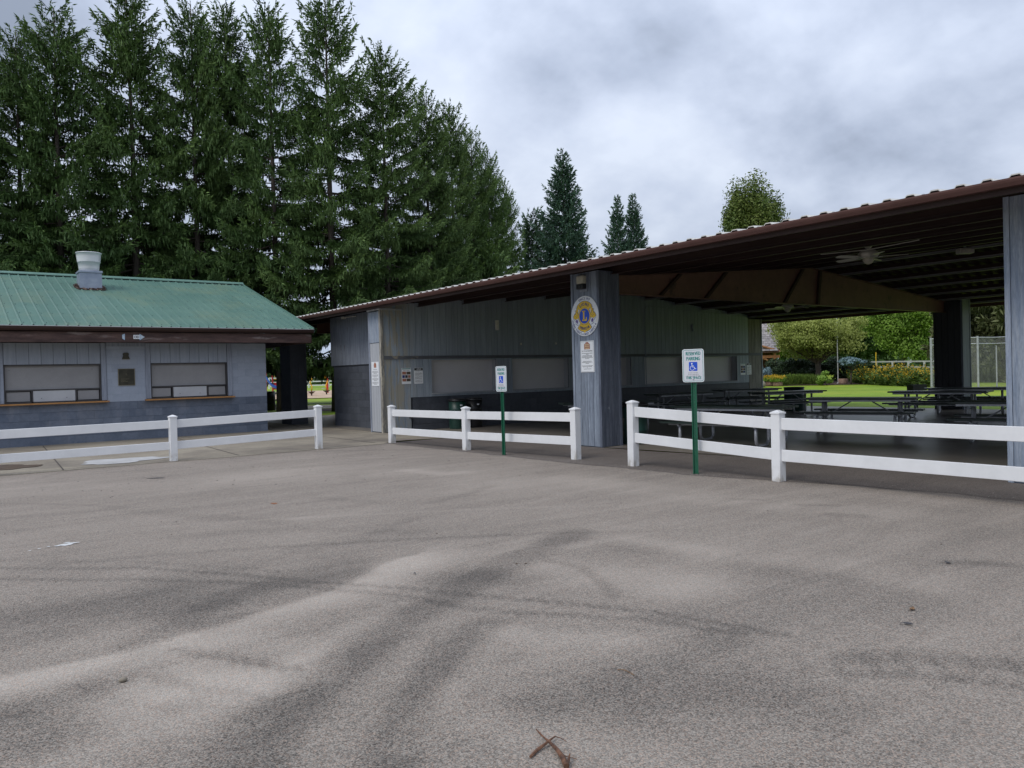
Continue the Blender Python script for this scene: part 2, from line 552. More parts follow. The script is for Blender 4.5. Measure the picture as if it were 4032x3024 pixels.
def asphalt(name, base, light, dark, use_stain=True):
    m = bpy.data.materials.new(name)
    m.use_nodes = True
    t = m.node_tree
    b = t.nodes['Principled BSDF']
    b.inputs['Roughness'].default_value = .85
    b.inputs['Specular IOR Level'].default_value = .35
    pos = N(t, 'ShaderNodeNewGeometry').outputs['Position']
    big = N(t, 'ShaderNodeTexNoise', inp={'Scale': .55, 'Detail': 5.0, 'Roughness': .6, 'Distortion': .4})
    t.links.new(pos, big.inputs[0])
    mpn = N(t, 'ShaderNodeMapping')
    mpn.inputs['Rotation'].default_value = (0, 0, R(-30))
    mpn.inputs['Scale'].default_value = (.35, 2.2, 1)
    t.links.new(pos, mpn.inputs[0])
    stn = N(t, 'ShaderNodeTexNoise', inp={'Scale': 1.3, 'Detail': 8.0, 'Roughness': .68, 'Distortion': .9})
    t.links.new(mpn.outputs[0], stn.inputs[0])
    at = N(t, 'ShaderNodeAttribute', attribute_name='stain')
    v = math_n(t, 'ADD', math_n(t, 'MULTIPLY', math_n(t, 'SUBTRACT', big.outputs[0], .5), .38), math_n(t, 'MULTIPLY', math_n(t, 'SUBTRACT', stn.outputs[0], .5), .62))
    if use_stain:
        v = math_n(t, 'ADD', v, at.outputs['Fac'])
    v = math_n(t, 'ADD', v, .5)
    col = ramp(t, v, [(0.0, dark), (.5, base), (1.0, light)])
    vo = N(t, 'ShaderNodeTexVoronoi', feature='F1', inp={'Scale': 150.0, 'Randomness': 1.0})
    t.links.new(pos, vo.inputs[0])
    sp = N(t, 'ShaderNodeSeparateColor')
    t.links.new(vo.outputs['Color'], sp.inputs[0])
    vo2 = N(t, 'ShaderNodeTexVoronoi', feature='F1', inp={'Scale': 70.0, 'Randomness': 1.0})
    t.links.new(pos, vo2.inputs[0])
    sp2 = N(t, 'ShaderNodeSeparateColor')
    t.links.new(vo2.outputs['Color'], sp2.inputs[0])
    # speckle contrast is higher where the surface is dark (stones bare), low where dust fills it
    con = N(t, 'ShaderNodeMapRange', inp={'From Min': .25, 'From Max': .85, 'To Min': 1.55, 'To Max': .55})
    t.links.new(v, con.inputs[0])
    s1 = math_n(t, 'MULTIPLY', math_n(t, 'SUBTRACT', sp.outputs[0], .5), .80)
    s2 = math_n(t, 'MULTIPLY', math_n(t, 'SUBTRACT', sp2.outputs[0], .5), .14)
    g = math_n(t, 'ADD', math_n(t, 'MULTIPLY', math_n(t, 'ADD', s1, s2), con.outputs[0]), 1.0)
    mu = N(t, 'ShaderNodeVectorMath', operation='SCALE')
    t.links.new(col, mu.inputs[0])
    t.links.new(g, mu.inputs['Scale'])
    # reddish stones
    mc = N(t, 'ShaderNodeMix', data_type='RGBA', blend_type='MULTIPLY')
    t.links.new(math_n(t, 'GREATER_THAN', sp.outputs[1], .72), mc.inputs[0])
    t.links.new(mu.outputs[0], mc.inputs[6])
    mc.inputs[7].default_value = (1.08, .96, .90, 1)
    t.links.new(mc.outputs[2], b.inputs['Base Color'])
    bp = N(t, 'ShaderNodeBump', inp={'Strength': .55, 'Distance': .006})
    t.links.new(vo.outputs['Distance'], bp.inputs['Height'])
    bp.invert = True
    t.links.new(bp.outputs[0], b.inputs['Normal'])
    return m


m_asph = asphalt('chip_seal_asphalt', (.232, .205, .175), (.360, .322, .278), (.112, .100, .087))


def px_ground(dx, dy):
    """point of the flat lot seen at a position measured on the photograph (0..2212 x 0..1659)"""
    sx, sy = dx * 1.82278, dy * 1.82278
    d = fw + rt * ((sx - 2016) / FPX) - up * ((sy - 1512) / FPX)
    k = -HCAM / d.z
    return d.x * k, d.y * k


def stroke(X, Y, pts, width, amt, soft=1.0, taper=True):
    P = np.array([px_ground(*p) for p in pts])
    best = np.full(X.shape, 1e9)
    for i in range(len(P) - 1):
        a, b = P[i], P[i + 1]
        ab = b - a
        t = np.clip(((X - a[0]) * ab[0] + (Y - a[1]) * ab[1]) / (ab @ ab), 0, 1)
        best = np.minimum(best, np.hypot(X - a[0] - t * ab[0], Y - a[1] - t * ab[1]))
    return amt * np.exp(-(best / width) ** (2 * soft))


gx = np.arange(-4.5, 10.001, .055)
gy = np.arange(-2, 16.5, .055)
XX, YY = np.meshgrid(gx, gy)
wx = XX + .05 * smooth_noise(XX * 2.2, YY * 2.2, 3) + .02 * smooth_noise(XX * 9, YY * 9, 13)
wy = YY + .05 * smooth_noise(XX * 2.2, YY * 2.2, 4) + .02 * smooth_noise(XX * 9, YY * 9, 14)
S = np.zeros_like(XX)


def edge_stroke(X, Y, pts, w_soft, w_hard, amt):
    """a smear with one crisp side: soft to the right of the direction of travel"""
    P = np.array([px_ground(*p) for p in pts])
    best = np.full(X.shape, 1e9)
    side = np.zeros(X.shape)
    for i in range(len(P) - 1):
        a, b = P[i], P[i + 1]
        ab = b - a
        t = np.clip(((X - a[0]) * ab[0] + (Y - a[1]) * ab[1]) / (ab @ ab), 0, 1)
        d = np.hypot(X - a[0] - t * ab[0], Y - a[1] - t * ab[1])
        cr = ab[0] * (Y - a[1]) - ab[1] * (X - a[0])
        m = d < best
        best = np.where(m, d, best)
        side = np.where(m, cr, side)
    return amt * np.where(side < 0, np.exp(-(best / w_soft) ** 2), np.exp(-(best / w_hard) ** 2))


S += edge_stroke(XX + .02 * smooth_noise(XX * 6, YY * 6, 2), YY, [(-100, 1490), (0, 1475), (200, 1430), (300, 1405), (425, 1369), (600, 1317), (750, 1270), (810, 1234), (880, 1205)], .34, .05, .42)
for pts, w_, a_, s_ in [
    # pale dusty fields and darker ground left of them
    ([(380, 1320), (520, 1290), (640, 1250), (740, 1215)], .30, -.20, 1.5), ([(150, 1330), (330, 1300), (480, 1240)], .40, -.12, 1.3),
    ([(20, 1530), (140, 1500), (230, 1475)], .16, -.22, 1.5),
    ([(420, 1400), (520, 1385), (640, 1405)], .16, .16, 1.6), ([(830, 1225), (880, 1215)], .14, .18, 1.5),
    ([(300, 1500), (430, 1455), (560, 1480), (620, 1455)], .22, .30, 1.6),
    ([(200, 1640), (330, 1560), (450, 1500)], .26, .34, 1.8),
    ([(0, 1465), (150, 1440), (300, 1400), (400, 1375)], .10, .28, 1.3),
    ([(560, 1490), (700, 1395), (820, 1335)], .12, .16, 1.4),
    ([(840, 1250), (960, 1215), (1100, 1180)], .22, .16, 1.5),
    # dark curved tyre sweeps
    ([(430, 1760), (530, 1600), (640, 1490), (760, 1405), (900, 1330), (1060, 1240), (1240, 1150)], .18, -.28, 2.2),
    ([(500, 1760), (620, 1560), (720, 1470), (830, 1390)], .14, -.10, 1.5),
    ([(790, 1760), (850, 1590), (890, 1500), (960, 1410), (1065, 1345)], .13, -.28, 2.2),
    ([(860, 1640), (930, 1500), (1010, 1400)], .10, -.10, 1.6),
    ([(300, 1400), (400, 1345), (500, 1290), (600, 1262), (780, 1235)], .16, -.24, 1.6),
    ([(440, 1360), (520, 1335)], .12, -.25, 1.4),
    # long thin cross marks
    ([(0, 1228), (300, 1226), (600, 1250), (900, 1272), (1200, 1298), (1450, 1328), (1700, 1372)], .035, -.30, 2),
    ([(0, 1252), (300, 1252), (640, 1266), (900, 1290), (1050, 1315), (1400, 1337), (1600, 1370)], .04, -.26, 2),
    ([(0, 1210), (300, 1212), (600, 1235)], .03, -.16, 1.5),
    ([(380, 1405), (500, 1425), (620, 1447)], .045, -.34, 1.8),
    ([(330, 1462), (420, 1490), (540, 1506)], .045, -.28, 1.8),
    ([(180, 1480), (260, 1520), (380, 1540)], .05, -.16, 1.5),
    ([(960, 1250), (1050, 1240), (1130, 1245)], .22, -.22, 1.3),
    ([(1180, 1210), (1250, 1225), (1300, 1260), (1330, 1290)], .05, -.22, 1.5),
    # lighter fields between
    ([(960, 1480), (900, 1560), (870, 1620)], .10, .26, 1.5),
    ([(1080, 1358), (1200, 1378), (1330, 1375)], .13, .22, 1.5),
    ([(1010, 1455), (1060, 1400), (1180, 1400)], .12, .10, 1.5),
    ([(1190, 1230), (1300, 1245), (1480, 1265)], .40, .24, 1.4),
    ([(1150, 1180), (1350, 1170), (1500, 1185)], .2, .14, 1.4),
    ([(1560, 1200), (1800, 1215), (2000, 1260)], .3, .12, 1.3),
    ([(1040, 1560), (1200, 1600), (1400, 1640)], .16, .14, 1.4),
    # dark patches at the right with faint tread bars
    ([(1850, 1425), (1990, 1420), (2300, 1452)], .11, -.24, 1.6),
    ([(1830, 1460), (2000, 1462), (2250, 1492)], .05, -.26, 2),
    ([(1560, 1340), (1700, 1310), (1900, 1300)], .42, -.22, 1.6),
    ([(1400, 1510), (1600, 1485), (1750, 1525)], .28, -.22, 1.5),
    ([(1180, 1520), (1300, 1480), (1450, 1440), (1560, 1400)], .20, -.20, 1.6),
    ([(1620, 1225), (1700, 1240), (1800, 1250)], .22, -.16, 1.5),
    ([(2060, 1214), (2170, 1219)], .09, -.34, 1.6),
    ([(1800, 1112), (1858, 1116)], .12, -.24, 1.6), ([(1730, 1091), (1800, 1092)], .08, -.20, 1.6),
    ([(1580, 1078), (1640, 1081)], .07, -.14, 1.6),
    ([(0, 1560), (100, 1600), (250, 1640)], .22, -.26, 1.4), ([(0, 1340), (200, 1305), (350, 1275)], .38, -.18, 1.3),
    ([(0, 1395), (120, 1375)], .15, -.12, 1.3),
    # pale dust toward the fences
    ([(880, 1015), (960, 1024), (1000, 1020)], .18, .20, 1.1), ([(600, 1030), (800, 1015), (1100, 1040)], .9, .15, 1),
    ([(1250, 1035), (1500, 1070), (1900, 1110)], .5, .20, 1.5),
    ([(0, 1060), (300, 1060), (700, 1010)], .7, .10, 1),
    ([(930, 1085), (1000, 1070), (1060, 1050)], .10, -.14, 1.4), ([(700, 1075), (800, 1085)], .10, -.10, 1.4),
    ([(0, 1120), (250, 1100), (600, 1130)], .16, -.12, 1.4),
    ([(400, 1160), (650, 1140), (900, 1150)], .14, -.10, 1.4),
    ([(1050, 1180), (1250, 1168), (1400, 1190)], .18, -.14, 1.4),
    ([(640, 1190), (760, 1170), (900, 1120)], .10, -.12, 1.4),
]:
    S += stroke(wx, wy, pts, w_, a_, s_)
# tread bars in the dark patch at the right
tx, ty = px_ground(2020, 1445)
ux_, uy_ = px_ground(2200, 1450)
ux_, uy_ = ux_ - tx, uy_ - ty
L_ = math.hypot(ux_, uy_)
al = ((XX - tx) * ux_ + (YY - ty) * uy_) / L_
pr = ((YY - ty) * ux_ - (XX - tx) * uy_) / L_
S -= .16 * (np.sin(al * 38) > .35) * np.exp(-(al / .9) ** 4) * np.exp(-((pr - .05) / .16) ** 4)
ra = np.random.default_rng(31)
for _ in range(46):      # faint random turning marks
    cxr, cyr = ra.uniform(-12, 20), ra.uniform(-12, 26)
    rr = ra.uniform(5, 16)
    hw = ra.uniform(.025, .07)
    dd_ = np.hypot(wx - cxr, wy - cyr) - rr
    an = np.arctan2(YY - cyr, XX - cxr)
    a0_ = ra.uniform(-3.1, 3.1)
    win_ = np.clip(1.5 - np.abs((an - a0_ + math.pi) % (2 * math.pi) - math.pi) / ra.uniform(.12, .3), 0, 1)
    for of in (0, 1.45):
        S += ra.choice([-.20, -.14, .12]) * np.exp(-((dd_ - of) / hw) ** 4) * win_
S += .08 * smooth_noise(XX * 1.3, YY * 1.3, 8)
ny, nx = XX.shape
idx = np.arange(nx * ny).reshape(ny, nx)
f = np.stack([idx[:-1, :-1], idx[:-1, 1:], idx[1:, 1:], idx[1:, :-1]], -1).reshape(-1, 4)
co = np.stack([XX, YY, 0 * XX], -1).reshape(-1, 3)
keep = co[f].mean(1)
f = f[(keep[:, 1] < 15.86) & (keep[:, 0] < 9.9)]
x_hi, y_hi = gx[-1], 15.86
ob = len(co)
extra = [(-60, -60, 0), (60, -60, 0), (60, -2, 0), (-60, -2, 0), (-60, -2, 0), (-4.5, -2, 0), (-4.5, 15.84, 0), (-60, 15.84, 0), (10, -4, 0), (60, -4, 0), (60, 2, 0), (10, 2, 0)]
co = np.vstack([co, extra])
f = np.vstack([f, [[ob, ob + 1, ob + 2, ob + 3], [ob + 4, ob + 5, ob + 6, ob + 7]]])
me = fast_mesh('parking_lot', co, f, m_asph)
a = me.attributes.new('stain', 'FLOAT', 'POINT')
a.data.foreach_set('value', np.concatenate([S.ravel(), np.zeros(12)]).astype(np.float32))
kind(obj_from(me, 'parking_lot'), 'structure')


def sheet(name, pts, z, m):
    me = bpy.data.meshes.new(name)
    me.from_pydata([(x, y, z) for x, y in pts], [], [tuple(range(len(pts)))])
    me.materials.append(m)
    return kind(obj_from(me, name), 'structure')


m_strip = asphalt('damp_gritty_asphalt', (.125, .110, .098), (.175, .155, .14), (.075, .066, .06), False)
m_slab = M('smooth_pavilion_slab', (.19, .165, .138), (.27, .24, .20), scale=.45, rough=.33, grain=.10, gscale=9, lo=.3, hi=.7, bump=.05, spec=.5,
           spot=((.11, .10, .09), .5, .52, .7, (1, 1, 1)))
jr = random.Random(5)
edge = []
for i in range(60):
    y = -6 + i * (22.0 / 59)
    base = np.interp(y, [-6, 3.3, 4.7, 7.2, 9.6, 11.5, 15.8, 16], [9.5, 9.35, 9.25, 8.62, 8.5, 8.45, 8.32, 8.3])
    edge.append((base + jr.uniform(-.05, .05), y))
sheet('gravelly_strip', edge + [(10.3, 16.0), (10.7, 10), (11.1, 7.5), (11.1, -6)], .004, m_strip)
north = [(x, 15.80 + jr.uniform(-.05, .05)) for x in np.linspace(8.25, -40, 90)]
apron = [(8.25, 15.9), (8.7, 16.3), (10.3, 16.0), (10.0, 18.1), (9.7, 30), (20, 30), (20, 42), (-40, 42)] + north[::-1]
# apron polygon, right side up to the slab edge
sheet('walkway', apron, .006, m_conc)
sheet('pavilion_floor', [(11.1, -6), (11.1, 7.5), (10.9, 9.0), (10.66, 11.1), (10.3, 15.9), (10.0, 18.1), (9.7, 30.0), (26.4, 30.0), (26.4, -6)], .010, m_slab)
m_grassdark = m_grass
kind(polar_sheet('shaded_grass', m_grass, 60, 76, [33.5, 36, 39, 41], 20, .012), 'structure')
m_mulch = M('brown_mulch', (.05, .03, .02), (.09, .055, .04), scale=5, rough=.95, grain=.3, gscale=20, bump=.8)
kind(polar_sheet('mulch_bed', m_mulch, 62, 68.5, [37.5, 39, 40.6], 20, .016), 'structure')
# joints, patches and stains on the walkway
m_joint = M('dark_concrete_joint', (.06, .05, .042), rough=.9)
jm = MB()
for (x0, y0, x1, y1) in ((5.0, 15.9, 5.4, 22.9), (1.9, 15.9, 2.3, 22.9), (8.2, 16.2, 8.25, 27), (-1.2, 15.9, -.9, 22.9), (-10, 19.6, 9.9, 19.5)):
    d = Vector((x1 - x0, y1 - y0, 0)).normalized()
    n_ = Vector((-d.y, d.x, 0)) * .012
    jm.add([(x0 - n_.x, y0 - n_.y, .0105), (x1 - n_.x, y1 - n_.y, .0105), (x1 + n_.x, y1 + n_.y, .0105), (x0 + n_.x, y0 + n_.y, .0105)], [(0, 1, 2, 3)])
o = jm.build('walkway_joint', m_joint)
kind(o, 'structure')


def blob(name, cx, cy, rx, ry, m, z, seed=1, rot=0, n=28, label=None):
    r_ = random.Random(seed)
    ph = [r_.uniform(0, 6.28) for _ in range(3)]
    pts = []
    for i in range(n):
        t = 2 * math.pi * i / n
        k = 1 + .14 * math.sin(3 * t + ph[0]) + .09 * math.sin(5 * t + ph[1]) + .07 * math.sin(9 * t + ph[2])
        x, y = rx * k * math.cos(t), ry * k * math.sin(t)
        pts.append((cx + x * math.cos(rot) - y * math.sin(rot), cy + x * math.sin(rot) + y * math.cos(rot)))
    me = bpy.data.meshes.new(name)
    me.from_pydata([(x, y, z) for x, y in pts], [], [tuple(range(n))])
    me.materials.append(m)
    return kind(obj_from(me, name), 'structure')


m_patch = M('pale_cement_patch', (.36, .355, .35), (.46, .455, .45), scale=2, rough=.85, grain=.1, gscale=20)
m_wet = M('damp_brown_stain', (.09, .062, .04), (.13, .09, .06), scale=2, rough=.35)
cx_, cy_ = px_ground(270, 998)
blob('cement_patch', cx_, cy_ + .25, .75, .55, m_patch, .014, 3)
cx_, cy_ = px_ground(0, 1012)
blob('wet_patch', cx_ + .0, cy_, .6, .55, m_wet, .0145, 9)
cx_, cy_ = px_ground(142, 1177)
m_paint = M('spilled_white_paint', (.60, .60, .59), rough=.6)
for k, (dx, dy, rr) in enumerate(((0, 0, .05), (.06, .03, .03), (-.07, -.02, .02), (-.14, .0, .012), (.02, .07, .02), (-.22, -.05, .012), (-.30, -.1, .01), (.10, -.01, .012))):
    blob('paint_splat', cx_ + dx, cy_ + dy, rr * 1.3, rr, m_paint, .004 + .001 * k, 20 + k)
m_rust = M('rust_stain', (.20, .07, .03), (.25, .11, .05), rough=.9)
cx_, cy_ = px_ground(592, 1088)
blob('rust_stain', cx_, cy_, .035, .06, m_rust, .004, 4)
cx_, cy_ = px_ground(338, 1033)
blob('oil_spot', cx_, cy_, .13, .05, m_inkblack, .004, 5, R(-35))
#PARTB
# ------------------------------------------------------------------ green-roofed concession building (left)
GB = thing('snack_building', 'low gray block building with green metal roof and two shuttered serving windows', 'building', (4, 24, 0))
WY = 23.05
mb = MB().box(-9, 8.12, WY + .16, WY + .4, 0, 2.62)
mb.box(7.9, 8.12, WY + .16, 34, 0, 2.62).box(-9, -8.8, WY + .4, 34, 0, 2.62).box(-9, 8.12, 33.8, 34, 0, 2.62)
mb.prism([(23.1, 2.62), (34, 2.62), (28.6, 4.75)], lambda a, b, d: (d, a, b), 7.9, 8.12)
mb.build('wall', m_mortar_hi, GB, world=True)
mb = MB().box(-9, 8.115, WY + .012, WY + .16, 0, 1.05)
mb.build('lower_wall_core', m_mortar_lo, GB, world=True)
mb = MB()
mb.box(3.83, 4.80, WY + .012, WY + .16, 1.05, 2.6).box(7.12, 8.115, WY + .012, WY + .16, 1.05, 2.6).box(-9, 1.4, WY + .012, WY + .16, 1.05, 2.6)
mb.build('upper_wall_core', m_mortar_hi, GB, world=True)
BL = .42
for row in range(5):          # lower courses
    z0 = row * .21
    off = 0 if row % 2 else BL / 2
    x = 8.13
    first = True
    while x > -.6:
        x0 = x - (BL if not (first and off) else off)
        first = False
        pbox('block', m_block_lo, x0 + .001, x - .001, WY, WY + .05, z0 + .003, z0 + .207, GB)
        x = x0
pbox('wall_end_panel', m_block_lo, -9, -.65, WY, WY + .05, .003, 1.047, GB)
for a, b in ((3.832, 4.798), (7.122, 8.13), (-.3, 1.36)):
    for row in range(8):
        z0 = 1.05 + row * .2
        z1 = min(z0 + .2, 2.62)
        if z1 - z0 < .03:
            continue
        off = BL / 2 if row % 2 else 0
        x = b
        first = True
        while x > a + .01:
            x0 = max(a, x - (off if (first and off) else BL))
            first = False
            if x - x0 > .02:
                pbox('block', m_block_hi, x0 + .0006, x - .0006, WY, WY + .05, z0 + .0015, z1 - .0015, GB)
            x = x0
pbox('wall_end_panel', m_block_hi, -9, -.35, WY, WY + .05, 1.053, 2.6, GB)
pbox('header_board', m_trim_gray, 3.835, 4.795, WY - .02, WY - .002, 2.53, 2.63, GB)
for (wx0, wx1, tl, tr) in ((1.56, 3.69, 1.40, 3.82), (4.90, 6.98, 4.79, 7.11)):
    # vertical boards above the window
    nb = 8
    for k in range(nb):
        a = tl + .13 + (tr - tl - .26) * k / nb
        b = tl + .13 + (tr - tl - .26) * (k + 1) / nb
        pbox('siding_board', m_panel_gray, a + .004, b - .004, WY - .012, WY + .02, 2.075, 2.62, GB)
    pbox('siding_backing', m_mortar_hi, tl + .02, tr - .02, WY + .02, WY + .05, 2.075, 2.62, GB)
    pbox('trim_board', m_trim_gray, tl, tl + .12, WY - .035, WY + .03, 1.10, 2.62, GB)
    pbox('trim_board', m_trim_gray, tr - .12, tr, WY - .035, WY + .03, 1.10, 2.62, GB)
    a, b = tl + .125, tr - .125
    w = MB().box(a, b, WY + .13, WY + .155, 1.09, 2.07)
    win = w.build('serving_window', m_darkframe, GB, world=True)
    ORG[win.name] = Vector((0, 0, 0))

    def sub(name, m, *c):
        o = MB().box(*c).build(name, m, win)
        return o
    wd = b - a
    fr = MB()
    fr.box(a, b, WY + .0, WY + .125, 2.035, 2.072).box(a, a + .03, WY, WY + .125, 1.09, 2.035).box(b - .03, b, WY, WY + .125, 1.09, 2.035)
    fr.box(a + .03, b - .03, WY + .04, WY + .125, 1.40, 1.437)
    fr.box(a + .27 * wd, a + .285 * wd, WY + .04, WY + .125, 1.09, 1.40).box(a + .722 * wd, a + .737 * wd, WY + .04, WY + .125, 1.09, 1.40)
    fr.box(a + .03, b - .03, WY + .04, WY + .125, 1.09, 1.125)
    fr.build('frame', m_darkframe, win)
    sub('shutter', m_shutter, a + .03, b - .03, WY + .09, WY + .12, 1.437, 2.035)
    sub('side_panel', m_shutter, a + .05, a + .255 * wd, WY + .08, WY + .12, 1.14, 1.38)
    sub('side_panel', m_shutter, a + .75 * wd, b - .05, WY + .08, WY + .12, 1.14, 1.38)
    sub('service_hatch', m_shutter_lt, a + .287 * wd, a + .72 * wd, WY + .05, WY + .12, 1.125, 1.41)
    rv = MB()
    for fx in (.37, .63):
        rv.box(a + fx * wd - .008, a + fx * wd + .008, WY + .04, WY + .05, 1.20, 1.216)
    rv.build('bolt', m_darkframe, win)
    for hx in (a + .12, b - .2):
        MB().box(hx, hx + .012, WY + .08, WY + .09, 1.93, 1.942).build('bolt', m_darkframe, win)
    MB().box(tl - .04, tr + .04, WY - .16, WY + .03, 1.048, 1.088, bev=.005).build('counter_shelf', m_oak, GB, world=True)
# eave beam, gutter, roof
BY = 22.2
MB().box(-9, 9.24, BY, BY + .09, 2.60, 2.87, bev=.008).build('eave_beam', m_brownwood, GB, world=True)
MB().box(9.15, 9.24, BY + .09, 34.6, 2.60, 2.87).build('rake_beam', m_brownwood, GB, world=True)
g = [(BY - .13, 2.995), (BY - .13, 2.975), (BY - .12, 2.93), (BY - .085, 2.885), (BY - .002, 2.885), (BY - .002, 2.90), (BY - .08, 2.90), (BY - .105, 2.94), (BY - .115, 2.995)]
MB().prism(g, lambda a, b, d: (d, a, b), -9, 9.27).build('gutter', m_soffit, GB, world=True)
MB().tube([(-9, BY - .125, 2.995), (9.27, BY - .125, 2.995)], .011, 6).build('gutter_lip', m_gutter_g, GB, world=True)
RX1, RY0, RYR, RZ0, RZR = 9.28, 22.12, 28.6, 3.01, 5.035
sl = (RZR - RZ0) / (RYR - RY0)


def rib_panel(x0, width, nr, y0, z0, y1, z1, h=.028, bw=.055, tw=.02, thick=.012):
    """ribbed sheet: profile in x, swept from (y0,z0) to (y1,z1)"""
    p = width / nr
    prof = []
    for k in range(nr):
        a = x0 + k * p
        prof += [(a, 0), (a + (p - bw) / 2, 0), (a + (p - tw) / 2, h), (a + (p + tw) / 2, h), (a + (p + bw) / 2, 0)]
    prof.append((x0 + width, 0))
    n = len(prof)
    v = [(x, y0, z0 + q) for x, q in prof] + [(x, y1, z1 + q) for x, q in prof]
    v += [(x, y0, z0 + q - thick) for x, q in prof] + [(x, y1, z1 + q - thick) for x, q in prof]
    f, mi = [], []
    for i in range(n - 1):
        f.append((i, i + 1, n + i + 1, n + i)); mi.append(0)
        f.append((2 * n + i + 1, 2 * n + i, 3 * n + i, 3 * n + i + 1)); mi.append(1)
        f.append((i + 1, i, 2 * n + i, 2 * n + i + 1)); mi.append(0)
        f.append((n + i, n + i + 1, 3 * n + i + 1, 3 * n + i)); mi.append(1)
    return v, f, mi


def panel_mesh(name, args, mats, swap=None):
    v, f, mi = rib_panel(*args[0], **args[1])
    if swap:
        v = [swap(*p) for p in v]
    m = MB()
    m.v, m.f, m.mi = v, f, mi
    return m.mesh(name, mats)


pw = .972
me_f = panel_mesh('roof_panel', ((0, pw - .002, 4, 0, 0, RYR - RY0, RZR - RZ0), {}), [m_green, m_soffit])
me_b = panel_mesh('roof_panel', ((0, pw - .002, 4, 0, 0, RYR - RY0, -(RZR - RZ0)), {}), [m_green, m_soffit])
npan = 19
for k in range(npan):
    x0 = RX1 - pw * (k + 1)
    dz = RNG.uniform(-.0015, .0015)
    obj_from(me_f, 'roof_panel', GB, Vector((x0, RY0, RZ0 + dz)) - ORG[GB.name])
    obj_from(me_b, 'roof_panel', GB, Vector((x0, RYR, RZR + dz)) - ORG[GB.name])
rc = [(-.16, -.045), (-.155, -.02), (-.03, .045), (.03, .045), (.155, -.02), (.16, -.045), (.03, .03), (-.03, .03)]
MB().prism([(RYR + a, RZR + .035 + b) for a, b in rc], lambda a, b, d: (d, a, b), -9.2, RX1 + .03).build('ridge_cap', m_green_trim, GB, world=True)
for s in (-1, 1):
    mb = MB()
    ye = RYR + s * (RYR - RY0)
    z_e = RZ0
    poly = [(RYR, RZR + .04), (ye, z_e + .035), (ye, z_e - .10), (RYR, RZR - .10)]
    mb.prism(poly, lambda a, b, d: (d, a, b), RX1 - .005, RX1 + .02)
    mb.build('rake_trim', m_green_trim, GB, world=True)
MB().add([(-9, BY + .09, 2.88), (9.2, BY + .09, 2.88), (9.2, WY + .2, 2.99), (-9, WY + .2, 2.99)], [(0, 3, 2, 1)]).build('soffit', m_soffit, GB, world=True)
# screws on the roof: lines of small dark fasteners (dirt specks on the sheet)
mb = MB()
for row in range(7):
    y = RY0 + .25 + row * 1.0
    z = RZ0 + sl * (y - RY0)
    x = RX1 - .06
    while x > -1:
        mb.box(x - .009, x + .009, y - .009, y + .009, z + .001, z + .012)
        x -= .243
kind(mb.build('roof_screw', m_mortar_lo, GB, world=True), 'stuff')

# roof vent
vt = thing('roof_vent', 'spun aluminium exhaust vent on a square metal curb on the green roof', 'roof vent', (4.08, 26.9, 4.4))
vx, vy = 4.08, 26.9
MB().box(vx - .30, vx + .30, vy - .30, vy + .30, 4.30, 4.93).build('curb_box', m_vent_box, vt, world=True)
MB().box(vx - .325, vx + .325, vy - .325, vy + .325, 4.93, 5.0, bev=.01).build('curb_cap', m_vent_box, vt, world=True)
prof = [(.26, 5.0), (.27, 5.005), (.285, 5.10), (.30, 5.27), (.318, 5.275), (.318, 5.29), (.335, 5.45), (.345, 5.545), (.36, 5.55), (.365, 5.565), (.355, 5.575), (.33, 5.57), (.31, 5.3), (.2, 5.28)]
MB().lathe(prof, (vx, vy, 0), 40).build('flared_drum', m_vent_al, vt, smooth=True, world=True)
mb = MB()
r_ = random.Random(3)
for (ax, ay, bx, by) in ((-.32, -.34, .32, -.34), (-.34, -.32, -.34, .3), (.33, -.3, .33, .2)):
    n = 9
    for i in range(n):
        t = (i + r_.uniform(.2, .8)) / n
        x, y = vx + ax + (bx - ax) * t, vy + ay + (by - ay) * t
        z = RZ0 + sl * (y - RY0)
        w = r_.uniform(.03, .08)
        mb.box(x - w, x + w, y - r_.uniform(.02, .04), y + .035, z, z + r_.uniform(.03, .08))
mb.build('tar_flashing', m_tar, vt, world=True)

# plaques and sign on the building


def glyphs():
    cache = {}

    def get(ch):
        if ch in cache:
            return cache[ch]
        cu = bpy.data.curves.new('glyph', 'FONT')
        cu.body = ch
        cu.size = 1.0
        cu.resolution_u = 3
        ob = bpy.data.objects.new('glyph', cu)
        COL.objects.link(ob)
        bpy.context.view_layer.update()
        dg = bpy.context.evaluated_depsgraph_get()
        me = ob.evaluated_get(dg).to_mesh()
        v = [(p.co.x, p.co.y) for p in me.vertices]
        f = [tuple(p.vertices) for p in me.polygons]
        ob.evaluated_get(dg).to_mesh_clear()
        bpy.data.objects.remove(ob)
        bpy.data.curves.remove(cu)
        if v:
            x0, x1 = min(a for a, b in v), max(a for a, b in v)
        else:
            x0, x1 = 0, .25
        cache[ch] = (v, f, x0, x1)
        return cache[ch]
    return get


GL = glyphs()


def text_line(mb, s, cx, cy, h, y, width=None, sx=1.0, mi=0, bold=0.0):
    """flat lettering in local X-Z, centred at cx, baseline cy, cap height h, at local depth y"""
    k = h / .69
    gap = .10
    adv, xs = 0, []
    for ch in s:
        v, f, a, b = GL(ch)
        if ch == ' ':
            adv += .32
            xs.append(None)
            continue
        xs.append(adv - a)
        adv += (b - a) + gap
    adv -= gap
    kx = k * sx
    if width:
        kx = width / adv
    for ch, x in zip(s, xs):
        if x is None:
            continue
        v, f, a, b = GL(ch)
        mb.add([(cx + (x + p - adv / 2) * kx, y, cy + q * k) for p, q in v], [f_ for f_ in f], mi)
        if bold:
            mb.add([(cx + (x + p - adv / 2) * kx + bold, y - .0002, cy + q * k) for p, q in v], [f_ for f_ in f], mi)


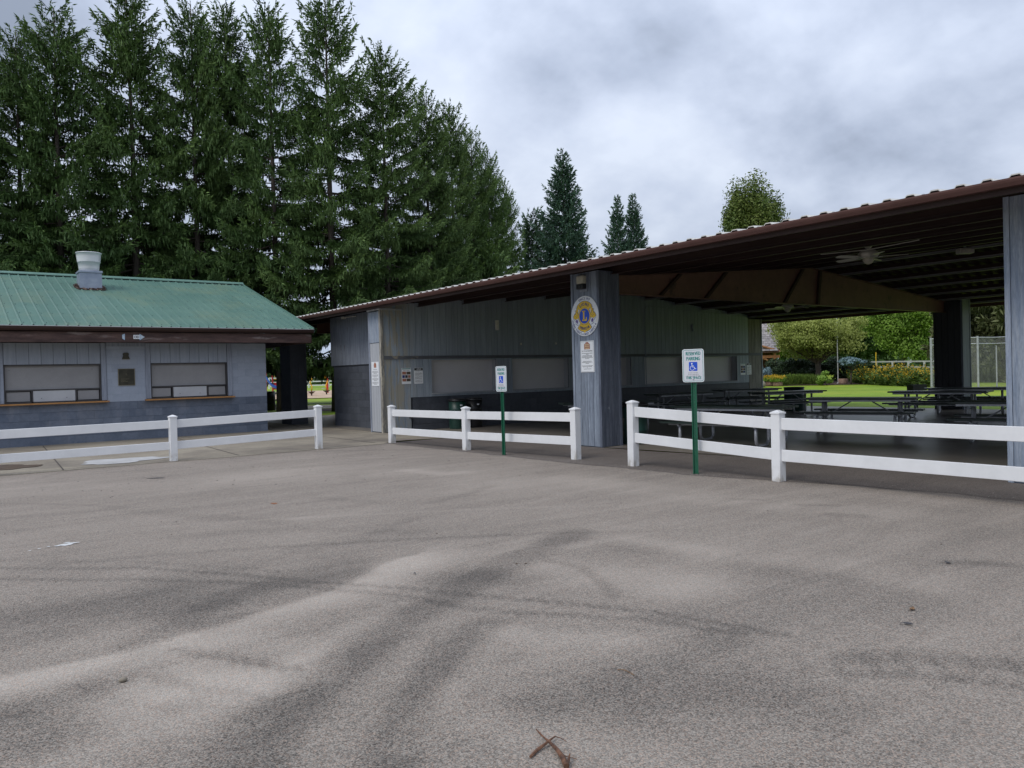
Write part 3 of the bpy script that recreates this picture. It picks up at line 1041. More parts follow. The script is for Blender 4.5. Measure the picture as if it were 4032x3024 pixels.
def text_arc(mb, s, r, h, a0, a1, y, inward=False, mi=0, sx=1.0, c=(0, 0)):
    """lettering round a circle from angle a0 to a1 (degrees, screen sense)"""
    k = h / .69
    n = len(s)
    w = []
    for ch in s:
        v, f, a, b = GL(ch)
        w.append((.32 if ch == ' ' else (b - a) + .12))
    tot = sum(w)
    acc = 0
    for ch, wi in zip(s, w):
        t = (acc + wi / 2) / tot
        acc += wi
        if ch == ' ':
            continue
        ang = R(a0 + (a1 - a0) * t)
        v, f, a, b = GL(ch)
        pts = []
        for p, q in v:
            u, q2 = (p - (a + b) / 2) * k * sx, q * k
            if inward:   # bottom arc, tops towards the centre
                rr = r - q2
                cx, cz = math.cos(ang), math.sin(ang)
                pts.append((c[0] + cx * rr - cz * u * 1, y, c[1] + cz * rr + cx * u))
            else:
                rr = r + q2
                cx, cz = math.cos(ang), math.sin(ang)
                pts.append((c[0] + cx * rr + cz * u, y, c[1] + cz * rr - cx * u))
        mb.add(pts, list(f), mi)


def flat(mb, poly, y, mi=0):
    mb.add([(a, y, b) for a, b in poly], [tuple(range(len(poly)))], mi)


def words_bars(mb, y, z, x0, x1, h, seed, mi=0):
    r_ = random.Random(seed)
    x = x0
    while x < x1 - .006:
        w = min(r_.uniform(.01, .035), x1 - x)
        flat(mb, [(x, z), (x + w, z), (x + w, z + h), (x, z + h)], y, mi)
        x += w + .006


pq = thing('wall_plaque', 'square dark bronze plaque on the light block wall between the two serving windows', 'plaque', (4.31, WY, 1.49))
MB().box(-.195, .195, -.022, -.001, 0, .43).build('plate', m_bronze, pq)
mb = MB()
for b in ((-.20, .20, -.028, -.001, .43, .442), (-.20, .20, -.028, -.001, -.012, 0), (-.207, -.195, -.028, -.001, -.012, .442), (.195, .207, -.028, -.001, -.012, .442)):
    mb.box(*b)
mb.build('raised_edge', m_bronze_l, pq)
mb = MB()
text_line(mb, 'L', 0, .27, .05, -.024)
for k, hw in enumerate((.10, .06, .08)):
    words_bars(mb, -.024, .16 - k * .035, -.14, -.14 + hw * 2, .008, k)
mb.build('raised_lettering', m_bronze_l, pq)
bp_ = thing('bell_plaque', 'small bell shaped bronze plaque above the square plaque', 'plaque', (4.31, WY, 2.18))
poly = [(-.10, 0), (.10, 0), (.085, .05), (.065, .10), (.075, .135), (.07, .165), (.035, .185), (-.035, .185), (-.07, .165), (-.075, .135), (-.065, .10), (-.085, .05)]
MB().prism(poly, lambda a, b, d: (a, d, b), -.025, -.001).build('plate', m_bronze, bp_)
MB().box(-.10, .10, -.032, -.026, .0, .012).build('raised_edge', m_bronze_l, bp_)
ar = thing('arrow_sign', 'broken white double arrow sign with worn letters on the brown eave beam', 'sign', (4.33, BY - .001, 2.74))
m_sheetblue = M('blue_tinted_sheet', (.50, .56, .62), (.25, .42, .60), scale=9, rough=.4)
MB().prism([(.165, -.085), (.29, .0), (.165, .085)], lambda a, b, d: (a, d, b), -.014, -.001).build('arrow_head', m_sheetblue, ar)
MB().prism([(-.25, -.04), (-.19, -.085), (-.185, .085), (-.25, .055)], lambda a, b, d: (a, d, b), -.014, -.001).build('arrow_head', m_sheetblue, ar)
MB().box(.015, .165, -.012, -.001, -.05, .055).build('letter_plate', m_signwhite, ar)
mb = MB()
text_line(mb, 'OID', .09, -.03, .062, -.0135, width=.12, bold=.004)
mb.build('lettering', m_inkblack, ar)
MB().box(-.185, .015, -.006, -.001, -.05, .05).build('bare_board', m_brownwood, ar)

# ------------------------------------------------------------------ open picnic pavilion
PV = thing('pavilion', 'long open picnic pavilion with low brown metal roof on gray planked columns', 'pavilion', (10.6, 11.6, 0))
EX, EZ, RGX, RGZ = 9.6, 3.50, 18.6, 4.25
FX = 2 * RGX - EX
ps = (RGZ - EZ) / (RGX - EX)


def rz(x):
    return EZ + ps * (x - EX) if x < RGX else EZ + ps * (FX - x)


rp = .285
pwid = rp * 3
swap = lambda x, y, z: (y, x, z)
me1 = panel_mesh('roof_panel', ((0, pwid - .002, 3, -.02, 0, RGX - EX, RGZ - EZ), dict(h=.050, bw=.17, tw=.08, thick=.014)), [m_rooftop, m_soffit], swap)
me2 = panel_mesh('roof_panel', ((0, pwid - .002, 3, 0, 0, RGX - EX, -(RGZ - EZ)), dict(h=.050, bw=.17, tw=.08, thick=.014)), [m_rooftop, m_soffit], swap)
for me_ in (me1, me2):
    me_.flip_normals()
y0 = 3.76 - rp / 2 - 9 * pwid
k = 0
while y0 + k * pwid < 27.2:
    y = y0 + k * pwid
    obj_from(me1, 'roof_panel', PV, Vector((EX, y, EZ)) - ORG[PV.name])
    obj_from(me2, 'roof_panel', PV, Vector((RGX, y, RGZ)) - ORG[PV.name])
    k += 1
YA, YB = y0, y0 + k * pwid
g = [(-.02, .0), (-.135, 0), (-.135, -.02), (-.125, -.045), (-.10, -.085), (-.02, -.085), (-.02, -.075), (-.095, -.075), (-.115, -.04), (-.12, -.012), (-.02, -.012)]
MB().prism([(EX - .02 + a, EZ - .012 + b) for a, b in g], lambda a, b, d: (a, d, b), YA, YB).build('gutter', m_gutter_b, PV, world=True)
MB().box(EX - .035, EX + .0, YA, YB, 3.335, 3.478).build('fascia', m_soffit, PV, world=True)
MB().box(FX - .0, FX + .035, YA, YB, 3.30, 3.52).build('fascia', m_gutter_b, PV, world=True)
mb = MB()
for i in range(int((YB - YA) / 1.14)):
    y = YA + .5 + i * 1.14
    mb.box(EX - .155, EX - .02, y - .012, y + .012, EZ - .012, EZ - .004)
mb.build('gutter_hanger', m_galv, PV, world=True)
# end fascia at far left end
for yy in (YB,):
    mb = MB()
    mb.prism([(EX, rz(EX) - .25), (RGX, RGZ - .25), (FX, rz(FX) - .25), (FX, rz(FX) + .03), (RGX, RGZ + .03), (EX, rz(EX) + .03)], lambda a, b, d: (a, d, b), yy, yy + .03)
    mb.build('end_fascia', m_gutter_b, PV, world=True)
MB().box(RGX - .15, RGX + .15, YA, YB, RGZ + .035, RGZ + .06).build('ridge_cap', m_rooftop, PV, world=True)
FR = [-4.4, 3.6, 11.58, 19.4, 25.7]


def purlin(x, m):
    z = rz(x) - .018
    q = MB().box(x - .006, x + .006, YA + .05, YB - .05, z - .095, z - .002, 1).box(x - .006, x + .006, YA + .05, YB - .05, z - .16, z - .095, 0).box(x + .006, x + .07, YA + .05, YB - .05, z - .012, z - .004, 1)  # lower web strip in the pale colour paints a lit edge; upper web dark
    q.box(x - .07, x - .006, YA + .05, YB - .05, z - .16, z - .150)
    q.build('purlin', [m, m_soffit], PV, world=True)


m_purlin_d = M('brown_purlin', (.035, .018, .016), (.045, .024, .02), scale=2, rough=.5)  # darker near copy; light on the far purlins is put into their colour
for x in (11.0, 12.5, 14.05, 15.6, 17.1, 18.3):
    purlin(x, m_purlin_d)
for x in (18.95, 20.1, 21.63, 23.1, 24.6, 25.9, 27.0):
    purlin(x, m_purlin)


def rafter(y):
    w = .16
    t = lambda x: rz(x) - .19
    b = 3.12
    X0, X1 = 10.9, 26.2
    pts_t = [(X0, t(X0)), (RGX, t(RGX)), (X1, t(X1))]
    r = MB()
    r.prism([(X0, b), (X1, b)] + pts_t[::-1], lambda a, c, d: (a, d, c), y - .007, y + .007)
    r.box(X0, X1, y - w / 2, y + w / 2, b - .016, b - .001)
    r.prism([(X0, t(X0) + .001), (RGX, t(RGX) + .001), (X1, t(X1) + .001), (X1, t(X1) + .014), (RGX, t(RGX) + .014), (X0, t(X0) + .014)], lambda a, c, d: (a, d, c), y - w / 2, y + w / 2)
    ob = r.build('rafter', m_beam, PV, world=True)
    ORG[ob.name] = Vector((0, 0, 0))
    for xa, xb in ((12.78, 13.44), (14.30, 15.06), (17.36, 18.2), (18.85, 19.0)):
        q = MB()
        q.prism([(xa - .05, b), (xa + .05, b), (xb + .05, t(xb) - .005), (xb - .05, t(xb) - .005)], lambda a, c, d: (a, d, c), y - w / 2 + .01, y - .008)
        q.build('stiffener', m_soffit, ob)
    return ob


for y in FR:
    if y == 19.4:
        continue
    rafter(y)


def column(x0, x1, y0, y1, zt, mw, ms, nw, ns):
    """planked column; faces -X (nw planks) and -Y (ns planks)"""
    c = MB().box(x0 + .012, x1 - .012, y0 + .012, y1 - .012, 0, zt - .01)
    ob = c.build('column', m_mortar_lo, PV, world=True)
    ORG[ob.name] = Vector((0, 0, 0))
    tw = .05
    for i in range(nw):
        a = y0 + tw + (y1 - y0 - 2 * tw) * i / nw
        b = y0 + tw + (y1 - y0 - 2 * tw) * (i + 1) / nw
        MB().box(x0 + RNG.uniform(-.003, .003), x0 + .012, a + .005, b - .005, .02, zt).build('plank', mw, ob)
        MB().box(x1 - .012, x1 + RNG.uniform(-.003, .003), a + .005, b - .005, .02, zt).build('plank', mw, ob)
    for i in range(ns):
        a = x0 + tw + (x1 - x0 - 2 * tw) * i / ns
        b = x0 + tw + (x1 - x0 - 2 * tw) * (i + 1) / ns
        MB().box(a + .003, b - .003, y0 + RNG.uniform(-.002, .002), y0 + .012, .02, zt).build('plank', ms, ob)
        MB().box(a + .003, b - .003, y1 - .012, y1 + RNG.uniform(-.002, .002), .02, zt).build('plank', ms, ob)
    for (cx, cy) in ((x0, y0), (x0, y1), (x1, y0), (x1, y1)):
        q = MB()
        sx, sy = (1 if cx == x0 else -1), (1 if cy == y0 else -1)
        xa, xb = sorted((cx - sx * .012, cx + sx * tw))
        ya, yb = sorted((cy - sy * .012, cy + sy * tw))
        q.box(xa, xb, ya, yb, .01, zt + .003)
        q.build('corner_board', mw if cy == y1 else ms, ob)
    return ob


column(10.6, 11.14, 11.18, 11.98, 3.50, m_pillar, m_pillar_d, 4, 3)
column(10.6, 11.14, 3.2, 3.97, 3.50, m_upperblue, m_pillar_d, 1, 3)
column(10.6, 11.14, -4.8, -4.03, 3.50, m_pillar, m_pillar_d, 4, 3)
m_pillar_s = M('slate_side_plank', (.12, .14, .18), (.17, .19, .23), scale=2, stretch=WOODV, rough=.6, rand=.1)
for yy in (-4.4, 3.6, 11.45):
    column(26.1, 26.65, yy - .42, yy + .45, 3.5, m_pillar_far, m_pillar_s, 4, 2)  # -X faces much darker than the side faces
column(9.75, 10.3, 25.3, 26.2, 3.45, m_blk_dark, m_blk_dark, 2, 2)
# conduit along the roof
MB().tube([(14.85, 7.0, 3.80), (14.85, 8.0, 3.76), (14.85, 9.0, 3.81)], .009, 6).build('conduit', m_bone, PV, world=True)

# ------------------------------------------------------------------ concession stand inside the pavilion
CS = thing('concession_stand', 'gray plank and charcoal block concession stand with taupe shutters under the pavilion roof', 'building', (18, 21, 0))
CY = 18.85
XE = 26.72
mb = MB()
mb.prism([(10.52, 0), (XE - .02, 0), (XE - .02, rz(XE) - .06), (RGX, RGZ - .05), (10.52, rz(10.52) - .05)], lambda a, b, d: (a, d, b), CY + .28, CY + .33)
mb.box(10.52, 10.62, CY + .33, 23.4, 0, rz(10.5) - .05).box(XE - .1, XE, CY + .33, 23.4, 0, 3.4).box(10.62, XE - .1, 23.3, 23.4, 0, 3.5)
mb.build('wall', m_mortar_dk, CS, world=True)
wins = [(11.36, 13.62), (14.2, 16.48), (17.05, 19.32), (19.97, 22.2), (22.86, 25.12)]
pitch = .20
n = int((25.87 - 9.87) / pitch)
x = 9.87
while x < 25.85:
    b = min(x + pitch, 25.87)
    zt = min(rz(x), rz(b)) - .05
    pbox('plank', m_side_t, x + .004, b - .004, CY, CY + .02, 2.085, zt, CS)
    # lower part, between windows
    low = .02 if x < 10.65 else .935
    cuts = [(w0 - .02, w1 + .02) for w0, w1 in wins]
    segs = [(x, b)]
    for c0, c1 in cuts:
        ns_ = []
        for s0, s1 in segs:
            if c1 <= s0 or c0 >= s1:
                ns_.append((s0, s1))
            else:
                if c0 > s0 + .01:
                    ns_.append((s0, c0))
                if c1 < s1 - .01:
                    ns_.append((c1, s1))
        segs = ns_
    for s0, s1 in segs:
        pbox('plank', m_side_t, s0 + .004, s1 - .004, CY, CY + .02, low, 1.995, CS)
    x = b
mb = MB()
mb.box(9.87, 10.71, CY + .02, CY + .05, 0, 3.4)
prev = 10.71
for w0, w1 in wins + [(25.87, 26)]:
    if w0 > prev + .01:
        mb.box(prev, w0 - .0, CY + .02, CY + .05, .93, 2.0)
    prev = w1
mb.box(10.71, 25.87, CY + .02, CY + .05, 2.0, 3.46)
mb.build('siding_backing', m_mortar_dk, CS, world=True)
pbox('trim_board', m_band, 9.87, XE, CY - .018, CY + .018, 1.995, 2.082, CS)
for row in range(5):
    z0 = row * .186
    x = 10.72 + (.2 if row % 2 else 0)
    x = 10.72
    first = True
    while x < 25.86:
        w_ = .2 if (first and row % 2) else .42
        first = False
        b = min(x + w_, 25.87)
        pbox('block', m_blk_dark, x + .002, b - .002, CY + .015, CY + .06, z0 + .002, z0 + .184, CS)
        x = b
for w0, w1 in wins:
    w = MB().box(w0, w1, CY + .245, CY + .275, 1.03, 1.99)
    win = w.build('serving_window', m_shutter2, CS, world=True)
    ORG[win.name] = Vector((0, 0, 0))
    MB().box(w0 - .02, w0, CY - .006, CY + .26, 1.0, 1.993).build('jamb', m_side_t, win)
    MB().box(w1, w1 + .02, CY - .006, CY + .26, 1.0, 1.993).build('jamb', m_lightplank, win)  # paler than the other jamb: light on this reveal put into its colour
    MB().box(w0, w1, CY - .006, CY + .24, 1.97, 1.993).build('head', m_side_t, win)
    MB().box(w0 - .02, w1 + .02, CY - .03, CY + .245, 1.0, 1.03).build('sill', m_lightplank, win)
    MB().box(w0 - .02, w1 + .02, CY - .012, CY + .02, .937, .998).build('apron_board', m_side_t, win)
# corner pillar at the left end
mb = MB().box(9.815, 10.5, CY + .05, 19.53, 0, 3.36)
cp = mb.build('corner_pillar', m_mortar_lo, CS, world=True)
ORG[cp.name] = Vector((0, 0, 0))
for i in range(4):
    a = 18.92 + (19.50 - 18.92) * i / 4
    b = a + .145
    MB().box(9.80, 9.815, a + .004, b - .004, .03, 2.45).build('plank', m_lightplank, cp)
    MB().box(9.785, 9.815, a + .004, b - .004, 2.46, 3.30).build('plank', m_upperblue, cp)
MB().box(9.775, 9.83, CY - .03, CY + .065, 0, 3.33).build('corner_board', m_peel, cp)
MB().box(9.83, 9.87, CY - .02, CY + .05, 0, 3.33).build('corner_board', m_peel, cp)
MB().box(9.775, 9.815, 19.50, 19.545, 0, 3.33).build('corner_board', m_trim_gray, cp)
MB().box(9.75, 10.45, CY - .05, 19.56, 3.33, 3.37).build('pillar_cap', m_lightplank, cp)
# gable side, blocks below and sheathing above
pbox('sheathing', m_sheath, 10.44, 10.52, 19.53, 23.56, 1.92, 3.46, CS)
pbox('sheathing_foot', m_mortar_dk, 10.45, 10.52, 19.53, 23.5, 1.89, 1.92, CS)
for row in range(9):
    z0 = row * .21
    y = 19.53
    first = True
    while y < 23.43:
        w_ = .21 if (first and row % 2) else .42
        first = False
        b = min(y + w_, 23.44)
        pbox('block', m_blk_dark, 10.47, 10.52, y + .002, b - .002, z0 + .002, z0 + .208, CS)
        y = b
MB().tube([(10.4, 22.45, 3.40), (10.36, 22.3, 3.39), (10.36, 21.5, 3.37)], .012, 6).box(10.34, 10.44, 22.35, 22.5, 3.36, 3.42).build('wall_lamp_arm', m_bone, CS, world=True)
# far end pillar of bare weathered planks
mb = MB().box(25.89, XE, CY + .03, 19.6, 0, 3.44)
cp = mb.build('corner_pillar', m_mortar_lo, CS, world=True)
ORG[cp.name] = Vector((0, 0, 0))
for i in range(4):
    a = 25.88 + .2 * i
    b = min(a + .2, XE - .03)
    MB().box(a + .004, b - .004, CY, CY + .03, .02, 1.99).build('plank', m_side_end, cp)
    MB().box(a + .004, b - .004, CY, CY + .03, 2.087, 3.42).build('plank', m_side_end, cp)
MB().box(XE - .03, XE + .02, CY - .02, CY + .05, 0, 3.44).build('corner_board', m_trim_gray, cp)
# wall conduit
pts = [(20.02, CY - .02, .95), (20.02, CY - .02, 3.62), (20.10, CY - .02, 3.74), (20.3, CY - .02, 3.77), (26.2, CY - .02, rz(26.2) - .12)]
MB().tube(pts, .014, 6).build('conduit', m_side_t, CS, world=True)
MB().box(13.60, 13.70, CY - .07, CY - .002, 2.83, 3.13, bev=.008).build('wall_light', m_bone, CS, world=True)
MB().box(22.5, 22.6, CY - .07, CY - .002, 2.9, 3.16, bev=.008).build('wall_light', m_side_t, CS, world=True)
for x_, z_ in ((14.55, 2.42), (15.95, 2.44)):
    MB().box(x_ - .025, x_ + .025, CY - .03, CY - .002, z_ - .03, z_ + .03).build('junction_box', m_bone, CS, world=True)
MB().box(10.60, 10.70, CY - .06, CY - .002, .36, .40).build('hose_tap', m_darkframe, CS, world=True)
#PARTC
# ------------------------------------------------------------------ white ranch fences


def fence(label, posts, rails_from, ext=None):
    """posts: (x, y, height); rails between successive posts"""
    t = thing('rail_fence', label, 'fence', (posts[0][0], posts[0][1], 0), group='white two rail fences along the lot')
    a = .066
    for (x, y, h) in posts:
        lean = RNG.uniform(-.006, .006)
        p = MB()
        p.box(-a, a, -a, a, 0, h - .035, bev=.006)
        po = p.build('post', m_white, t)
        po.location = (x - posts[0][0], y - posts[0][1], 0)
        po.rotation_euler = (RNG.uniform(-.008, .008), lean, RNG.uniform(-.03, .03))
        c = MB()
        q = a + .008
        c.loft([[(-q, -q, h - .040), (q, -q, h - .040), (q, q, h - .040), (-q, q, h - .040)], [(-q, -q, h - .020), (q, -q, h - .020), (q, q, h - .020), (-q, q, h - .020)],
                [(-.012, -.012, h + .010), (.012, -.012, h + .010), (.012, .012, h + .010), (-.012, .012, h + .010)]])
        c.build('cap', m_white, po)
    for i in range(len(posts) - 1):
        (xa, ya, ha), (xb, yb, hb) = posts[i], posts[i + 1]
        d = Vector((xb - xa, yb - ya, 0))
        L = d.length
        d.normalize()
        ang = math.atan2(d.y, d.x)
        for (z0, z1) in ((-.245, -.09), (-.655, -.505)):
            r = MB().box(a - .01, L - a + .01, -.021, .021, 0, z1 - z0, bev=.004)
            ro = r.build('rail', m_white, t)
            ro.location = (xa - posts[0][0], ya - posts[0][1], ha + z0 + RNG.uniform(-.004, .004))
            ro.rotation_euler = (0, -math.atan2(hb - ha, L), ang)
    return t


fence('long white rail fence in front of the green roofed snack building', [(6.72, 15.93, .945), (3.76, 15.93, .884), (.80, 15.93, .87), (-2.16, 15.93, .87), (-5.1, 15.93, .87)], 0)
fence('short three post white rail fence between the left opening and the pavilion column', [(8.48, 15.90, .862), (8.62, 13.03, .872), (8.91, 10.06, .897)], 0)
fence('white rail fence at the right in front of the picnic tables', [(8.86, 8.65, 1.033), (8.9, 6.06, .928), (8.95, 2.85, .915), (9.0, -.1, .91)], 0)

# ------------------------------------------------------------------ reserved parking signs


def parking_sign(x, y, top, rz_, label):
    t = thing('parking_sign', label, 'sign', (x, y, 0), rz_, group='reserved parking signs by the fence')
    u = [(-.038, -.012), (-.028, -.012), (-.022, .016), (.022, .016), (.028, -.012), (.038, -.012), (.038, -.008), (.031, -.008), (.025, .020), (-.025, .020), (-.031, -.008), (-.038, -.008)]
    m = MB()
    m.loft([[(a, b + .016, 0) for a, b in u], [(a, b + .016, top - .03) for a, b in u]])
    po = m.build('post', m_postgreen, t)
    hl = MB()
    z = .35
    while z < top - .5:
        hl.box(-.005, .005, .0290, .0315, z, z + .012)
        z += .05
    kind(hl.build('post_hole', m_inkblack, po), 'stuff')
    W, H, rr = .1525, .47, .032
    z0 = top - H

    def rrect(w, zl, zh, r):
        pts = []
        for (cx, cz, a0) in ((w - r, zl + r, -90), (w - r, zh - r, 0), (-w + r, zh - r, 90), (-w + r, zl + r, 180)):
            for k in range(6):
                a = R(a0 + 18 * k)
                pts.append((cx + r * math.cos(a), cz + r * math.sin(a)))
        return pts
    p = MB()
    p.loft([[(a, b_, c) for a, c in rrect(W, z0, top, rr)] for b_ in (-.006, -.003)])
    pl = p.build('plate', m_signwhite, t)
    b = MB()
    o_, i_ = rrect(W - .010, z0 + .010, top - .010, rr - .008), rrect(W - .017, z0 + .017, top - .017, rr - .014)
    n = len(o_)
    b.add([(a, -.0066, c) for a, c in o_] + [(a, -.0066, c) for a, c in i_], [(k, (k + 1) % n, n + (k + 1) % n, n + k) for k in range(n)])
    text_line(b, 'RESERVED', 0, top - .088, .050, -.0072, width=.205, bold=.0055)
    text_line(b, 'PARKING', 0, top - .160, .050, -.0072, width=.190, bold=.0055)
    text_line(b, 'THIS SPACE', 0, z0 + .042, .038, -.0072, width=.215, bold=.005)
    b.build('green_lettering', m_signgreen, pl)
    f_ = MB()
    flat(f_, rrect(W - .0185, z0 + .0185, top - .0185, rr - .015), -.0064)
    f_.build('face', m_signgray, pl)
    q = MB()
    zc = top - .247
    flat(q, [(a, c + zc) for a, c in rrect(.060, -.064, .064, .01)], -.0076)
    q.build('blue_panel', m_blue, pl)
    w = MB()
    # wheelchair symbol

    def bar(pts, wd):
        for (a, c), (a2, c2) in zip(pts[:-1], pts[1:]):
            d = Vector((a2 - a, c2 - c))
            n_ = Vector((-d.y, d.x)).normalized() * wd / 2
            flat(w, [(a - n_.x, c + zc - n_.y), (a2 - n_.x, c2 + zc - n_.y), (a2 + n_.x, c2 + zc + n_.y), (a + n_.x, c + zc + n_.y)], -.0082)
    flat(w, [(-.018 + .0095 * math.cos(t_), .042 + zc + .0095 * math.sin(t_)) for t_ in np.linspace(0, 6.28, 12)[:-1]], -.0082)
    bar([(-.018, .036), (-.015, -.006), (.013, -.008), (.026, -.036), (.042, -.032)], .008)
    bar([(-.017, .012), (.010, .010)], .006)
    arc = [(-.013 + .030 * math.cos(R(a)), -.024 + .030 * math.sin(R(a))) for a in range(115, 345, 15)]
    bar(arc, .006)
    w.build('wheelchair_symbol', m_signwhite, pl)
    s = MB()
    for k, (l, h_) in enumerate(((.075, .007), (.075, .007), (.095, .007))):
        words_bars(s, -.0072, z0 + .128 - k * .022, -l, l, h_, 40 + k)
    s.build('small_print', m_inkgray, pl)
    bl = MB()
    for zz in (top - .045, z0 + .040):
        bl.lathe([(.011, 0), (.011, .004), (.006, .007)], (0, 0, 0), 8)
        nb = 24
        bl.v[-nb:] = [(a, -.0072 - c, zz + b2) for a, b2, c in bl.v[-nb:]]
    bl.build('bolt', m_galv, pl)
    return t


parking_sign(8.51, 11.64, 1.656, R(-90 + 4), 'farther reserved parking sign, at the short fence left of the planked column')
parking_sign(8.73, 7.30, 1.79, R(-62), 'nearer reserved parking sign, in front of the right hand fence and picnic tables')

# ------------------------------------------------------------------ things on the big column
ls = thing('round_emblem_sign', 'round white emblem sign with blue letter L and golden lion heads on the column', 'sign', (10.597, 11.585, 2.63), R(-90))
RS = .405
ring = lambda r, n=48, c=(0, 0), a0=0, a1=360: [(c[0] + r * math.cos(R(a)), c[1] + r * math.sin(R(a))) for a in np.linspace(a0, a1, n, endpoint=(a1 - a0 != 360))]
m_ = MB()
m_.loft([[(a, y_, b) for a, b in ring(r_, 56)] for r_, y_ in ((RS - .004, -.004), (RS, -.007), (RS, -.014), (RS - .006, -.018))])
pl = m_.build('disc', m_signwhite, ls)


def band(mb, r0, r1, a0, a1, y, n=20, c=(0, 0)):
    A = np.linspace(a0, a1, n)
    v = [(c[0] + r0 * math.cos(R(a)), y, c[1] + r0 * math.sin(R(a))) for a in A] + [(c[0] + r1 * math.cos(R(a)), y, c[1] + r1 * math.sin(R(a))) for a in A]
    mb.add(v, [(k, k + 1, n + k + 1, n + k) for k in range(n - 1)])


nv, ye, bl, wh, pu = MB(), MB(), MB(), MB(), MB()
k = RS
EC = (0, .0)
band(nv, .40 * k, .755 * k, 40, 140, -.0190)
band(ye, .44 * k, .735 * k, 42, 138, -.0196)
band(nv, .40 * k, .79 * k, 227, 313, -.0190)
band(ye, .45 * k, .765 * k, 229, 311, -.0196)
flat(nv, ring(.46 * k, 40), -.0193)
flat(ye, ring(.435 * k, 40), -.0199)
flat(bl, ring(.375 * k, 40), -.0205)
flat(ye, ring(.06 * k, 14, (0, -.775 * k)), -.0197)
head = [(-.44, .44), (-.58, .42), (-.56, .34), (-.66, .30), (-.64, .20), (-.74, .12), (-.82, .0), (-.80, -.08), (-.70, -.10), (-.66, -.16), (-.58, -.10), (-.50, -.13), (-.44, -.04), (-.45, .2)]
cuff = [(-.80, -.09), (-.72, -.13), (-.66, -.19), (-.56, -.13), (-.48, -.16), (-.44, -.30), (-.46, -.44), (-.56, -.40), (-.66, -.34), (-.62, -.26), (-.70, -.20)]
purp = [(-.64, -.18), (-.57, -.14), (-.50, -.18), (-.48, -.28), (-.54, -.36), (-.60, -.30)]
for s_ in (1, -1):
    fl = lambda P, g_=1.0: [(s_ * a * k * g_, b * k * g_) for a, b in P]
    flat(nv, fl([(a * 1.035, b * 1.03 + .004) for a, b in head]), -.0188)
    flat(ye, fl(head), -.0194)
    flat(nv, fl([(a * 1.03, b * 1.04) for a, b in cuff]), -.0187)
    flat(wh, fl(cuff), -.0193)
    flat(pu, fl(purp), -.0197)
    for (a, b, c_, d_) in ((-.62, .30, -.60, .22), (-.54, .25, -.53, .12), (-.68, .16, -.66, .10), (-.60, .08, -.50, .02), (-.72, .05, -.66, .0), (-.62, .0, -.54, -.05)):
        flat(nv, fl([(a, b), (a + .03, b), (c_ + .03, d_), (c_, d_)]), -.0197)
zl = [(-.16, -.22), (.17, -.22), (.17, -.08), (.12, -.08), (.10, -.16), (0, -.16), (0, .20), (.05, .22), (.05, .26), (-.16, .26), (-.16, .22), (-.10, .20), (-.10, -.16), (-.16, -.18)]
# the big letter as separate convex boxes
for (a, b, c_, d_) in ((-.10, 0, -.19, .23), (-.16, .06, .21, .26), (-.16, .17, -.24, -.17), (.11, .17, -.17, -.06)):
    flat(ye, [(a * k, c_ * k), (b * k, c_ * k), (b * k, d_ * k), (a * k, d_ * k)], -.0211)
for o_ in (-.0045, 0, .0045):
    text_arc(nv, 'LIONS', .515 * k, .15 * k, 125, 55, -.0202 + o_ * .01, sx=.9, c=(o_, 0))
for o_ in (-.002, .002):
    text_arc(nv, 'INTERNATIONAL', .70 * k, .15 * k, 236, 305, -.0203 + o_ * .01, inward=True, sx=.62, c=(o_, 0))
text_arc(nv, 'INTERNATIONAL', .70 * k, .15 * k, 236, 305, -.0202, inward=True, sx=.62)
for o_ in (-.002, .002):
    text_arc(nv, 'SINCE 1917', .81 * k, .115 * k, 119, 61, -.0190 + o_ * .01, c=(o_, 0))
for o_ in (-.002, .002):
    text_arc(nv, "WHERE THERE'S A NEED THERE'S A", .955 * k, .115 * k, 189, 334, -.0190 + o_ * .01, inward=True, sx=.86, c=(o_, 0))
yf = MB()
text_arc(yf, 'LION', .955 * k, .105 * k, 337, 357, -.0190, inward=True, sx=.86)
nv.build('navy_outline_and_lettering', m_navy, pl)
ye.build('golden_emblem', m_yellow, pl)
bl.build('blue_center', m_blue, pl)
wh.build('white_paw', m_signwhite, pl)
pu.build('purple_detail', m_purple, pl)
yf.build('faded_lettering', m_yellow_f, pl)

ns_ = thing('notice_sign', 'white rectangular notice headed LET IT BE KNOWN below the round emblem on the column', 'sign', (10.596, 11.545, 1.50), R(-90))
b = MB().box(-.20, .20, -.008, -.001, 0, .63, bev=.002)
pl = b.build('plate', m_signwhite, ns_)
i_ = MB()
for (a, c_, z0, z1) in ((-.185, .185, .012, .016), (-.185, .185, .612, .616), (-.185, -.181, .012, .616), (.181, .185, .012, .616)):
    flat(i_, [(a, z0), (c_, z0), (c_, z1), (a, z1)], -.0088)
text_line(i_, 'LET IT BE KNOWN:', 0, .412, .026, -.0088, width=.31, bold=.002)
for q, (z, w) in enumerate(((.375, .16), (.355, .04), (.33, .14), (.31, .15), (.29, .16), (.27, .06), (.215, .13), (.195, .16), (.175, .05), (.125, .16), (.105, .13), (.085, .015), (.062, .11))):
    words_bars(i_, -.0088, z, -w, w, .009, q + 60)
i_.build('lettering', m_inkblack, pl)
l_ = MB()
flat(l_, [(-.085, .46), (.085, .46), (.085, .565), (.05, .58), (.03, .605), (-.03, .605), (-.05, .58), (-.085, .565)], -.0088)
l_.build('logo_panel', m_logo_red, pl)
l_ = MB()
for z in (.475, .515, .545):
    words_bars(l_, -.0092, z, -.065, .065, .012, int(z * 999))
l_.build('logo_lettering', m_yellow_f, pl)

